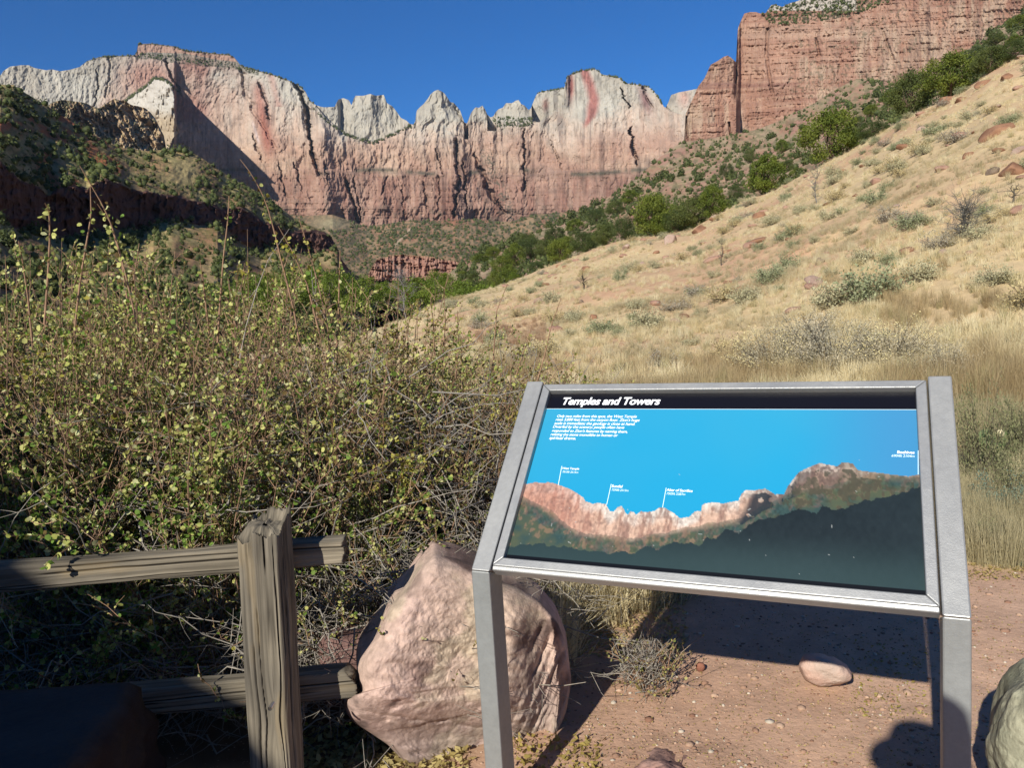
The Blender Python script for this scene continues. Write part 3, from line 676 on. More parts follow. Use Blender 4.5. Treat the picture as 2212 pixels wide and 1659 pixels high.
rock('boulder', 'pale grey green rounded boulder at the right edge beside the right leg', 'boulder',
     [(2138, 1640), (2134, 1600), (2142, 1560), (2158, 1520), (2178, 1488), (2206, 1464), (2250, 1448), (2330, 1446), (2400, 1490), (2430, 1600), (2420, 1760), (2300, 1840), (2180, 1820), (2146, 1740)],
     2.34, .24, amp=.034, freq=7, M=M_bould, col=S(196, 192, 164, .64), col2=S(142, 146, 122, .56), seed=17, K=200, Mr=80)
rock('rock', 'rough pale pink rock at the bottom edge between the panel legs', 'rock',
     [(1380, 1660), (1400, 1648), (1432, 1644), (1470, 1654), (1492, 1664), (1520, 1666), (1556, 1680), (1580, 1700), (1560, 1760), (1450, 1790), (1380, 1760), (1352, 1700)],
     2.42, .12, amp=.032, freq=16, col=S(196, 160, 146, .62), col2=S(156, 120, 108, .6), seed=19, K=110, Mr=36)
rock('rock', 'flat pale pink stone half in the shadow of the panel', 'rock',
     [(1727, 1440), (1738, 1424), (1768, 1420), (1800, 1428), (1826, 1444), (1840, 1462), (1836, 1472), (1806, 1480), (1772, 1482), (1742, 1470)],
     3.02, .06, amp=.012, freq=14, col=S(226, 180, 158, .66), col2=S(214, 196, 180, .66), seed=23, K=70, Mr=22)
rock('rock', 'small round reddish pebble on the dirt beside the twiggy weed', 'rock',
     [(1504, 1446), (1503, 1436), (1510, 1431), (1521, 1434), (1524, 1444), (1518, 1452), (1508, 1453)], 3.09, .018, amp=.002, freq=30, col=S(178, 122, 100, .62), seed=24, K=30, Mr=10)
# dark slab in shade at the bottom left, close to the viewer
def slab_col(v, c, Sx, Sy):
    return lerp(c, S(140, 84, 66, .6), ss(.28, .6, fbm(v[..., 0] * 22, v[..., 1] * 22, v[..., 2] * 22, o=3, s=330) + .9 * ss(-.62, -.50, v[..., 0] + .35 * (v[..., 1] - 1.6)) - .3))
def build_slab():
    top = [(-3.2, 2.14), (-1.10, 2.13), (-1.07, 2.0), (-1.06, 1.85), (-1.04, 1.7), (-1.0, 1.4), (-.98, 1.0), (-3.2, 1.0)]
    z0 = .53; n = 70
    o = np.array(top + [top[0]], float); L = np.concatenate([[0], np.cumsum(np.hypot(*np.diff(o, axis=0).T))]); t = np.linspace(0, L[-1], 260, endpoint=False)
    ex = np.interp(t, L, o[:, 0]); ey = np.interp(t, L, o[:, 1]); c = np.array([-1.9, 1.5])
    ex = ex + .02 * fbm(ex * 9, ey * 9, o=3, s=331); ey = ey + .02 * fbm(ex * 9, ey * 9, o=3, s=332)
    s = np.concatenate([np.linspace(0, 1, 30), np.linspace(1, 1.03, 24)[1:]]); z = np.concatenate([np.full(30, z0), np.linspace(z0, -.1, 24)[1:]])
    X = c[0] + (ex - c[0])[:, None] * s; Y = c[1] + (ey - c[1])[:, None] * s; Z = np.tile(z, (len(ex), 1))
    e = ss(.97, 1.0, s)[None]
    X = X + e * .05 * fbm(X * 8, Y * 8, Z * 14, o=4, s=333); Y = Y + e * .03 * fbm(X * 8 + 9, Y * 8, Z * 14, o=4, s=334)
    Z = Z + .004 * fbm(X * 5, Y * 5, o=3, s=335) - .03 * ss(.96, 1, s)[None]
    v = np.stack([X, Y, Z], -1)
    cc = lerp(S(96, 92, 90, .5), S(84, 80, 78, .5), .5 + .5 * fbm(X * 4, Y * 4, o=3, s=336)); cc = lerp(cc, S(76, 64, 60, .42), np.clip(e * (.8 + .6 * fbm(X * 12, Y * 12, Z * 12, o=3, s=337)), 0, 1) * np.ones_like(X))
    me = mesh('stone_slab', v.reshape(-1, 3), grid_faces(len(ex), len(s), wrap=True), cc.reshape(-1, 3), smooth=True)
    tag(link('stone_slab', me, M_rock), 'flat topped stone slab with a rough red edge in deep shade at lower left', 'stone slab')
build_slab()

# ------------------------------------------------------------------ timber fence
def wood_mat(name, base):
    M = mat(name, attr=True, rough=.85, spec=.15, nscale=3, namt=.15, bump=0)
    nt = M.node_tree; N = nt.nodes; L = nt.links; b = N['Principled BSDF']; tc = [n for n in N if n.type == 'TEX_COORD'][0]
    at = N.new('ShaderNodeAttribute'); at.attribute_name = 'grain'
    no = N.new('ShaderNodeTexNoise'); no.inputs['Scale'].default_value = 1; no.inputs['Detail'].default_value = 7; L.new(at.outputs['Vector'], no.inputs['Vector'])
    mr = N.new('ShaderNodeMapRange'); mr.inputs[1].default_value = .3; mr.inputs[2].default_value = .7; mr.inputs[3].default_value = .55; mr.inputs[4].default_value = 1.25; L.new(no.outputs[0], mr.inputs[0])
    vm = N.new('ShaderNodeVectorMath'); vm.operation = 'SCALE'; src = b.inputs['Base Color'].links[0].from_socket; L.new(src, vm.inputs[0]); L.new(mr.outputs[0], vm.inputs['Scale']); L.new(vm.outputs[0], b.inputs['Base Color'])
    bp = N.new('ShaderNodeBump'); bp.inputs['Distance'].default_value = .004; L.new(no.outputs[0], bp.inputs['Height']); L.new(bp.outputs[0], b.inputs['Normal'])
    return M
M_wood = wood_mat('weathered_timber', None)
FONT = None

def timber(name, p0, p1, wv, dv, parent, K=88, Lg=190, seed=0, groove=.010, bow=0.0, col=(S(168, 156, 134, .58), S(130, 122, 108, .53)), topfun=None, loc=None, knot=None, ncrack=26):
    """squared timber from p0 to p1, half-width vector wv and half-depth vector dv"""
    p0, p1, wv, dv = [np.array(a, float) for a in (p0, p1, wv, dv)]
    Ln = np.linalg.norm(p1 - p0)
    ww, dd = np.linalg.norm(wv), np.linalg.norm(dv); per = 4 * (ww + dd); s = np.linspace(0, per, K, endpoint=False)
    a = []
    for q in s:
        if q < 2 * ww: a.append((-1 + q / ww, -1))
        elif q < 2 * ww + 2 * dd: a.append((1, -1 + (q - 2 * ww) / dd))
        elif q < 4 * ww + 2 * dd: a.append((1 - (q - 2 * ww - 2 * dd) / ww, 1))
        else: a.append((-1, 1 - (q - 4 * ww - 2 * dd) / dd))
    a = np.array(a); n = np.abs(a).max(1); rr = (np.abs(a) ** 9).sum(1) ** (1 / 9.); a = a / rr[:, None]
    t = np.linspace(0, 1, Lg)
    A0, T = np.meshgrid(a[:, 0], t, indexing='ij'); A1, _ = np.meshgrid(a[:, 1], t, indexing='ij'); Sx, _ = np.meshgrid(s, t, indexing='ij')
    l = T * Ln
    warp = .004 * np.sin(l * 4 + seed) + .004 * fbm(l * 2, Sx * 2, o=2, s=seed)
    if knot is not None: warp = warp + .012 * np.exp(-((l - knot[0]) / .07) ** 2) * np.sign(Sx - knot[1]) * np.exp(-np.abs(Sx - knot[1]) / .05)
    u = Sx + warp
    g0 = np.random.default_rng(seed); ck = np.zeros_like(u)
    for _ in range(ncrack):
        sc0 = g0.uniform(0, per); a_, b_ = sorted(g0.uniform(-.15, 1.15, 2) * Ln); wd_ = g0.uniform(.0012, .0030)
        ck = np.maximum(ck, np.clip(1.3 - np.abs(u - sc0 - .004 * fbm(l * 4, sc0 * 30, o=3, s=seed + 20)) / wd_, 0, 1) * ss(a_, a_ + .08, l) * (1 - ss(b_ - .08, b_, l)))
    g1 = np.clip(np.maximum(ridg(u * 42, l * .8, o=1, s=seed + 1), ridg(u * 66 + 7, l * 1.1, o=1, s=seed + 12) - .12) - .55, 0, 1) / .45; g1 = g1 ** 1.3 * ss(-.3, .1, fbm(u * 20, l * 2.2, o=2, s=seed + 2))
    g2 = fbm(u * 120, l * 3, o=2, s=seed + 3)
    g1 = np.maximum(g1 * .35, ck)
    disp = -groove * 1.25 * g1 + groove * .22 * g2 + .006 * fbm(u * 6, l * 4, o=2, s=seed + 4)
    nn = (A0[..., None] * wv / ww ** 1 * 1.0 + A1[..., None] * dv / dd); nn /= np.linalg.norm(nn, axis=-1, keepdims=True)
    wob = 1 + .05 * fbm(l * 2.2, 0, o=2, s=seed + 6)
    base = p0 + (p1 - p0) * T[..., None]
    v = base + A0[..., None] * wv * wob[..., None] + A1[..., None] * dv + nn * disp[..., None] + wv / ww * (bow * np.sin(np.pi * T))[..., None]
    ax = (p1 - p0) / Ln
    if topfun is not None: v = v + ax * (topfun(A0, A1, Sx) * ss(.86, 1, T))[..., None]
    c = lerp(col[0], col[1], np.clip(.5 + .8 * fbm(u * 5, l * 3, o=3, s=seed + 7), 0, 1)); c = lerp(c, S(44, 36, 28, .4), np.clip(g1 * 1.3, 0, 1) * .95); c = lerp(c, S(184, 160, 118, .56), ss(.25, .6, fbm(u * 26, l * 4, o=3, s=seed + 8)) * .3)
    gr = np.stack([u * 90, l * 3.2, 0 * l + seed], -1)
    # end caps: rings shrinking to the middle
    caps = []
    rings = [v]
    def capring(ring, sgn):
        out = []; cen = ring.mean(0); flat = cen + a[:, 0:1] * wv * .97 + a[:, 1:2] * dv * .97
        for k in (.97, .88, .7, .5, .3, .1):
            q = cen + (flat - cen) * k; w_ = min(1, (1 - k) / .3); h0 = (ring - cen) @ ax
            q = q + ax * (h0 * (1 - w_) + sgn * .012 * fbm(q @ wv / ww * 70, q @ dv / dd * 25, 0, o=4, s=seed))[:, None]; out.append(q)
        return np.stack(out, 1)
    cb, ct = capring(v[:, 0], -1)[:, ::-1], capring(v[:, -1], 1)
    def capcol(q):
        x_, y_ = q @ wv / ww, q @ dv / dd
        n_ = fbm(x_ * 60, y_ * 14, 0, o=4, s=seed + 30); return lerp(col[0] * .9, col[1] * .45, np.clip(.45 + 1.3 * n_, 0, 1)), np.stack([x_ * 90, y_ * 12, 0 * x_ + seed], -1)
    (c0_, g0_), (c1_, g1_) = capcol(cb), capcol(ct)
    v = np.concatenate([cb, v, ct], 1); cc = np.concatenate([c0_, c, c1_], 1); gg = np.concatenate([g0_, gr, g1_], 1)
    org = np.array(loc if loc is not None else (0, 0, 0), float)
    me = mesh(name, (v - org).reshape(-1, 3), grid_faces(K, v.shape[1], wrap=True), cc.reshape(-1, 3), smooth=True)
    at = me.attributes.new('grain', 'FLOAT_VECTOR', 'POINT'); at.data.foreach_set('vector', gg.reshape(-1).astype(np.float32))
    return link(name, me, M_wood, parent)

def build_fence():
    pt = P(572, 1112, 2.36); pb = P(598, 1659, 2.30)
    d = (pb - pt) / (pb - pt)[2]; pb = pt + d * (-.12 - pt[2])
    base = np.array([pb[0], pb[1], 0.0])
    t = thing('wooden_fence', 'weathered grey timber fence of one post and two rails in front of the bushes', 'fence', base)
    timber('post', pb, pt, (.062, -.006, 0), (.006, .062, 0), t, seed=41, groove=.010, loc=base, K=300, Lg=240, knot=(.5, .09),
           topfun=lambda a, b, s: -.018 + .022 * b + .02 * fbm(s * 45, 0, o=3, s=45) - .018 * (a < -.3))
    sp = P(590, 1520, 2.19); tube_v, tube_f, _ = tubes(np.array([[sp, sp + [0, -.03, 0]]]), .006, 8)
    link('bolt', mesh('bolt', tube_v - base, tube_f, np.tile(S(200, 200, 200), (len(tube_v), 1))), mat('bolt_metal', base=(.6, .6, .6), rough=.4, metal=1), t)
    for (xa, ya, xb, yb, h, sd, cut) in ((-330, 1271, 746, 1187, .038, 51, 0), (-330, 1565, 774, 1468, .044, 61, 1)):
        a = P(xa, ya, 2.36 / math.cos(math.atan2(xa - CX, FP)) * .98); b = P(xb, yb, 2.42 / math.cos(math.atan2(xb - CX, FP)) * .985)
        a[1] = 2.33; b[1] = 2.36
        # keep the seen ends while holding the rail on its line
        a = np.array([0, 0, CAMZ]) + ray(xa, ya) * (2.34 / ray(xa, ya)[1]); b = np.array([0, 0, CAMZ]) + ray(xb, yb) * (2.37 / ray(xb, yb)[1])
        timber('rail', a, b, (0, 0, h), (0, .034, 0), t, seed=sd, groove=.0035, loc=base, K=200, Lg=220, ncrack=14,
               topfun=(lambda A, B, s: -.035 * np.clip(A, 0, 1)) if cut else (lambda A, B, s: .006 * fbm(s * 30, 0, o=2, s=3)))
build_fence()

# ------------------------------------------------------------------ information panel
SX = R @ np.array([.9105, -.0014, -.4136]); SX[2] = 0; SX /= np.linalg.norm(SX)
SH = np.array([-SX[1], SX[0], 0.0])                                   # horizontal, away from the viewer
c45 = math.sqrt(.5)
SYp = SH * c45 + np.array([0, 0, c45]); SN = np.cross(SX, SYp)         # up the board, out of its face
ART_BL = np.array([0, 0, CAMZ]) + ray(1089, 1207) * 2.22
AW, AH = 1.05, .587
def uv(x, y, n=0.0):
    d = ray(x, y); o = np.array([0, 0, CAMZ]); t = ((ART_BL + SN * n - o) @ SN) / (d @ SN)
    q = o + d * t[..., None] - ART_BL
    return q @ SX, q @ SYp

def brushed(name, base, rough, metal, dark=.12):
    M = mat(name, base=base, rough=rough, metal=metal, spec=.5, nscale=60, namt=.08, bump=.0006, bscale=260)
    nt = M.node_tree; N = nt.nodes; L = nt.links; b = N['Principled BSDF']; tc = [n for n in N if n.type == 'TEX_COORD'][0]
    n = N.new('ShaderNodeTexNoise'); n.inputs['Scale'].default_value = 2.3; n.inputs['Detail'].default_value = 8; n.inputs['Roughness'].default_value = .7; L.new(tc.outputs['Object'], n.inputs['Vector'])
    mr = N.new('ShaderNodeMapRange'); mr.inputs[1].default_value = .35; mr.inputs[2].default_value = .65; mr.inputs[3].default_value = rough - .1; mr.inputs[4].default_value = rough + .16; L.new(n.outputs[0], mr.inputs[0]); L.new(mr.outputs[0], b.inputs['Roughness'])
    return M
M_alu = brushed('brushed_aluminium', (.33, .33, .315), .5, .5)
M_leg = brushed('grey_leg_metal', (.27, .28, .27), .55, .45)  # darker grey than the rails
M_alu2 = brushed('brushed_aluminium_frame', (.36, .36, .345), .42, .55)

def bevelled(name, verts, faces, m_, parent, w=.003, seg=2):
    import bmesh
    bm = bmesh.new(); vs = [bm.verts.new(v) for v in verts]
    for f in faces: bm.faces.new([vs[i] for i in f])
    bmesh.ops.recalc_face_normals(bm, faces=bm.faces)
    if w: bmesh.ops.bevel(bm, geom=list(bm.edges), offset=w, segments=seg, affect='EDGES', profile=.5)
    me = bpy.data.meshes.new(name); bm.to_mesh(me); bm.free()
    return link(name, me, m_, parent)

def prism(name, prof, x0, x1, m_, parent, w=.003, seg=2):
    """prof: list of (h, z) in the sign's vertical cross-plane, extruded along its width"""
    n = len(prof); V = [(x0, h, z) for h, z in prof] + [(x1, h, z) for h, z in prof]
    F = [tuple(range(n))[::-1], tuple(range(n, 2 * n))] + [(i, (i + 1) % n, n + (i + 1) % n, n + i) for i in range(n)]
    return bevelled(name, V, F, m_, parent, w, seg)

def build_sign():
    base = ART_BL + SX * AW / 2; base[2] = 0
    ang = math.atan2(SX[1], SX[0])
    t = thing('information_panel', 'tilted metal framed information panel headed Temples and Towers on two square legs', 'information sign', base, ang)
    # local frame: x along width (0 = middle), y away from the viewer, z up
    z0 = ART_BL[2]; hw = AW / 2
    def pp(v, n):                       # up-board v, out-of-face n -> (h, z)
        return (v * c45 - n * c45, z0 + v * c45 + n * c45)
    def board(name, u0, u1, v0, v1, n0, n1, m_, w=.0015, par=t):
        return prism(name, [pp(v0, n0), pp(v1, n0), pp(v1, n1), pp(v0, n1)], u0 - hw, u1 - hw, m_, par, w)
    T_, W_ = .082, .056
    fl = .026; gap = .004
    for sx in (-1, 1):
        xo = hw + fl + gap; xa, xb = (sx * xo, sx * (xo + W_)); x0, x1 = min(xa, xb), max(xa, xb)
        B = pp(-.047, .010); vt = AH + fl + .012; Tp = pp(vt, .010); L = (Tp[0] - B[0]) / c45
        up = [B, (B[0] + c45 * L, B[1] + c45 * L), (B[0] + c45 * L + c45 * T_, B[1] + c45 * L - c45 * T_), (B[0] + T_, B[1] - .414 * T_)]
        rail = prism('side_rail', up, x0, x1, M_alu, t, .004)
        lo = [(B[0], B[1] - .0015), (B[0] + T_, B[1] - .414 * T_ - .0015), (B[0] + T_, -.25), (B[0], -.25)]
        prism('leg', lo, x0, x1, M_leg, t, .004)
    # mitred frame round the print
    def bar(quad, name='frame_bar', n1=.008, n0=-.028, m_=M_alu2, w=.003):
        V = [(u - hw, *pp(v, n0)) for u, v in quad] + [(u - hw, *pp(v, n1)) for u, v in quad]
        F = [(3, 2, 1, 0), (4, 5, 6, 7)] + [(i, (i + 1) % 4, 4 + (i + 1) % 4, 4 + i) for i in range(4)]
        return bevelled(name, V, F, m_, t, w, 3)
    e = .0004
    bar([(-fl, -fl), (AW + fl, -fl), (AW - e, -e), (e, -e)]); bar([(-fl, AH + fl), (0 + e, AH + e), (AW - e, AH + e), (AW + fl, AH + fl)][::-1])
    bar([(-fl, -fl + e), (0, e), (0, AH - e), (-fl, AH + fl - e)]); bar([(AW, e), (AW + fl, -fl + e), (AW + fl, AH + fl - e), (AW, AH - e)])
    prism('lower_lip', [pp(-fl - .012, -.030), pp(-fl - .012, .002), pp(-fl - .0005, .007), pp(-fl - .0005, -.030)], -hw - fl, hw + fl, M_alu2, t, .003, 3)
    board('backing_plate', -.012, AW + .012, -.012, AH + .012, -.026, -.012, mat('dark_backing', base=(.03, .03, .035), rough=.5), .001)
    # the printed picture: a fine sheet of coloured print
    nx, ny = 520, 290
    U, V = np.meshgrid(np.linspace(.0005, AW - .0005, nx), np.linspace(.0005, AH - .0005, ny), indexing='ij')
    def prof(pts):
        a = np.array(pts, float); u, v = uv(a[:, 0], a[:, 1]); o = np.argsort(u); return lambda q: np.interp(q, u[o], v[o])
    skyl = prof([(1130, 1043), (1140, 1041), (1152, 1038), (1176, 1040), (1180, 1037), (1200, 1042), (1228, 1052), (1250, 1066), (1258, 1071), (1263, 1079), (1278, 1085), (1286, 1083), (1295, 1083), (1306, 1085), (1315, 1101), (1324, 1101),
                 (1332, 1092), (1341, 1089), (1346, 1097), (1350, 1105), (1355, 1108), (1360, 1101), (1368, 1103), (1372, 1108), (1382, 1101), (1395, 1103), (1413, 1100), (1421, 1093), (1434, 1093), (1456, 1106), (1467, 1116), (1487, 1113),
                 (1500, 1101), (1513, 1100), (1516, 1087), (1520, 1084), (1543, 1081), (1560, 1084), (1594, 1077), (1600, 1064), (1610, 1054), (1630, 1055), (1652, 1051), (1674, 1064), (1693, 1064), (1700, 1048), (1725, 1016), (1750, 1004), (1770, 996), (1790, 1000),
                 (1809, 1003), (1818, 995), (1841, 996), (1854, 1012), (1915, 1019), (1963, 1025), (1985, 1020), (2008, 1032)])
    trees = prof([(1080, 1178), (1097, 1176), (1145, 1172), (1174, 1172), (1200, 1179), (1217, 1174), (1252, 1185), (1290, 1187), (1310, 1194), (1336, 1188), (1369, 1194), (1387, 1179), (1406, 1177), (1421, 1183), (1445, 1168), (1478, 1170),
                  (1508, 1175), (1524, 1159), (1546, 1160), (1565, 1141), (1594, 1150), (1616, 1131), (1636, 1118), (1674, 1115), (1700, 1102), (1725, 1096), (1764, 1106), (1777, 1086), (1809, 1099), (1867, 1077), (1915, 1070), (1963, 1054), (1995, 1045), (2012, 1042)])
    green = prof([(1120, 1075), (1160, 1092), (1200, 1120), (1240, 1150), (1290, 1160), (1340, 1170), (1400, 1160), (1450, 1150), (1500, 1142), (1545, 1134), (1600, 1124), (1650, 1095), (1700, 1068), (1760, 1062), (1840, 1040), (1900, 1030), (2008, 1036)])
    n = fbm(U * 22, V * 30, o=4, s=401); nf = fbm(U * 90, V * 60, o=3, s=402); nv = fbm(U * 80, V * 14, o=3, s=403); nb = fbm(U * 3, V * 4, o=3, s=404)
    k = .62
    skyc = lerp(S(24, 166, 216, k), S(62, 170, 210, k), np.clip(V / AH * 1.1 - .2 + .3 * nb, 0, 1)); skyc = lerp(skyc, S(78, 142, 196, k), ss(.7, 1.05, U) * .7)
    c = skyc
    sv = skyl(U) + .0012 * nf; dep = sv - V
    rockc = lerp(S(232, 220, 206, k), S(218, 182, 158, k), ss(.010, .045, dep + .02 * n + .01 * nv)); rockc = lerp(rockc, S(140, 100, 88, k), np.clip(ss(.1, .5, nv + .4 * nf), 0, 1) * .6)
    rockc = lerp(rockc, S(196, 138, 118, k), (1 - ss(.1, .3, U)) * .7); rockc = lerp(rockc, S(96, 82, 76, k), ss(.64, .70, U) * (1 - .55 * ss(.05, .4, nf + n)) * .85); rockc = lerp(rockc, S(150, 134, 112, k), ss(.84, .9, U) * .6)
    c = np.where((V < sv)[..., None], rockc, c)
    gv = green(U) + .012 + .012 * n; gc = lerp(S(58, 82, 80, k), S(90, 98, 74, k), np.clip(.5 + n, 0, 1)); gc = lerp(gc, S(160, 126, 104, k), ss(.2, .6, nf + n) * .5)
    c = np.where(((V < gv) & (V < sv))[..., None], lerp(c, gc, .55 + .45 * ss(0, .02, gv - V)), c)
    hz = V - sv; band = (V < sv) & (V > gv - .05)
    cr = ss(.2, .55, ridg(U * 60 + n, V * 34, o=5, s=407)); c = np.where(band[..., None], lerp(c, S(126, 100, 94, k), cr * .38), c); c = np.where(band[..., None], c * (1 + .35 * fbm(U * 160, V * 110, o=3, s=408))[..., None], c)
    shd = ss(.02, .05, U - .60 - .35 * (V - .2)) * (1 - ss(.74, .78, U)) * ss(.0, .03, n + .1 + (.3 - V) * .5 + .12 * nv) * (V < sv - .012) * (V > gv - .02); c = lerp(c, S(40, 52, 60, k), np.clip(shd, 0, 1) * .9)
    vg = ss(.0, .3, nf + .4 * n) * (V < sv - .02) * (U > .70); c = lerp(c, S(70, 74, 60, k), vg * .8)
    tv = trees(U) + .006 * nf + .004 * fbm(U * 60, 0, o=2, s=406)
    dk = lerp(S(28, 38, 42, k), S(42, 54, 58, k), np.clip(.4 + nb + .3 * nf, 0, 1)); dk = lerp(dk, S(64, 90, 90, k), (1 - ss(.02, .16, V)) * .5)
    c = np.where((V < tv)[..., None], dk, c)
    hb = AH - .060
    c = np.where((V > hb)[..., None], S(16, 16, 24, .7), c); c = np.where((V < .017)[..., None], S(10, 12, 16, .7), c)
    # scratches and dust specks on the print
    for i in range(30):
        uu, vv = rng.uniform(.02, AW - .02), rng.uniform(.02, AH * (.35 if i < 22 else .95)); a = rng.uniform(0, math.pi); ll = rng.choice([.0012, .0016, .005]) ; dx, dy = U - uu, V - vv
        al = dx * math.cos(a) + dy * math.sin(a); ac = -dx * math.sin(a) + dy * math.cos(a)
        c = np.where(((np.abs(al) < ll) & (np.abs(ac) < .0011))[..., None], lerp(c, S(196, 200, 196, k), .6), c)
    h, z = pp(V, -.0105); vv = np.stack([U - hw, h, z], -1).reshape(-1, 3)
    M = mat('printed_panel', attr=True, rough=.32, spec=.35)
    link('printed_picture', mesh('printed_picture', vv, grid_faces(nx, ny)[:, ::-1], c.reshape(-1, 3)), M, t)
    # lettering
    Mw = mat('white_lettering', base=(.82, .84, .85), rough=.4); Ml = mat('pale_blue_lettering', base=(.62, .8, .86), rough=.4)
    def text(name, s, x, y, x2, shear, off, m_, align='LEFT', lines=1):
        off = off * (1.25 if 'title' in name else .8)
        cu = bpy.data.curves.new(name, 'FONT'); cu.body = s; cu.size = 1
        if FONT: cu.font = FONT
        cu.resolution_u = 4; cu.shear = shear; cu.offset = off; cu.align_x = align; cu.space_line = .78; 
        cu.space_character = .94
        ob = bpy.data.objects.new(name, cu); COL.objects.link(ob); bpy.context.view_layer.update()
        me = bpy.data.meshes.new_from_object(ob.evaluated_get(bpy.context.evaluated_depsgraph_get())); bpy.data.objects.remove(ob)
        v = np.empty(len(me.vertices) * 3, np.float32); me.vertices.foreach_get('co', v); v = v.reshape(-1, 3)
        u0, v0 = uv(np.array(float(x)), np.array(float(y))); u1, v1 = uv(np.array(float(x2)), np.array(float(y)))
        wd = abs(u1 - u0); sc_ = wd / (v[:, 0].max() - v[:, 0].min()); lft = v[:, 0].min() if align == 'LEFT' else v[:, 0].max()
        a = u0 + (v[:, 0] - lft) * sc_; b = v0 + v[:, 1] * sc_
        h, z = pp(b, -.0097); me.vertices.foreach_set('co', np.stack([a - hw, h, z], -1).astype(np.float32).ravel()); me.update()
        link(name, me, m_, t)
        return u0, v0, sc_
    text('title_lettering', 'Temples and Towers', 1212, 870, 1424, .22, .022, Mw)
    body = ['Only two miles from this spot, the West Temple', 'rises 3,800 feet from the canyon floor. Zion\u2019s huge', 'scale is immediate; the geology is close at hand.', 'Dwarfed by the scenery, people often have',
            'responded to Zion\u2019s features by naming them,', 'relating the stone monoliths to human or', 'spiritual drama.']
    for i, (s, x, y, x2, y2) in enumerate(zip(body, (1201, 1198, 1195, 1192, 1190, 1187, 1184), (897.5, 905, 913, 920.5, 929, 937, 945), (1374, 1380, 1370, 1347, 1354, 1333, 1242), (0,) * 7)):
        text('body_lettering', s, x, y, x2, .22, .012, Mw)
    for s1, s2, x, y, w1, w2, lx, ly, al in (('West Temple', '7810ft 2615m', 1212, 1010, 37, 35, 1203, 1045, 'LEFT'), ('Sundial', '7590ft 2313m', 1319, 1049, 24, 37, 1308, 1087, 'LEFT'),
                                         ('Altar of Sacrifice', '7505ft 2287m', 1438, 1057, 57, 41, 1429, 1093, 'LEFT'), ('Beehives', '6904ft 2104m', 1976, 976, -38, -50, 1983, 1021, 'RIGHT')):
        text('peak_lettering', s1, x, y, x + w1, .1, .02, Mw, al); text('peak_lettering', s2, x, y + 7.6, x + w2, .22, .008, Ml, al)
        lx0 = x - 1 if al == 'LEFT' else x + 7
        a, b = uv(np.array([lx0, lx0 + 1.3, lx + 1.3, lx], float), np.array([y - 7, y - 7, ly, ly], float)); h, z = pp(b, -.0096)
        link('pointer_line', mesh('pointer_line', np.stack([a - hw, h, z], -1), np.array([[3, 2, 1, 0]])), Ml, t)
    a, b = np.array([0.0005, AW - .0005, AW - .0005, .0005]), np.array([hb - .0006, hb - .0006, hb + .0008, hb + .0008]); h, z = pp(b, -.0099)
    link('header_line', mesh('header_line', np.stack([a - hw, h, z], -1), np.array([[0, 1, 2, 3]])), Ml, t)
build_sign()
# ------------------------------------------------------------------ vegetation
def hit(x, y, rmin=1.8, rmax=95, n=420):
    """where the sight line through x,y meets the near ground"""
    x = np.atleast_1d(np.asarray(x, float)); y = np.atleast_1d(np.asarray(y, float))
    d = ray(x, y); d = d / np.hypot(d[:, 0], d[:, 1])[:, None]
    rs = np.geomspace(rmin, rmax, n); p = d[:, None] * rs[None, :, None] + [0, 0, CAMZ]
    below = p[..., 2] <= ground_z(p[..., 0], p[..., 1], False)
    i = np.where(below.any(1), below.argmax(1), n - 1); q = p[np.arange(len(x)), i]; q[:, 2] = ground_z(q[:, 0], q[:, 1]); return q

def on_sheet(rf, yt, yb, x, y, gamma=1.0):
    x = np.asarray(x, float); y = np.asarray(y, float); V = (yb(x) - y) / (yb(x) - yt(x))
    return P(x, y, rf(x[:, None], y[:, None], V[:, None])[:, 0])
surfC = lambda x, y: on_sheet(r_C, TOP_C, BOT_C, x, y)
surfE = lambda x, y: on_sheet(r_E, TOP_E, BOT_E, x, y)
surfT = lambda x, y: on_sheet(r_T, BASE_A, BOT_T, x, y)

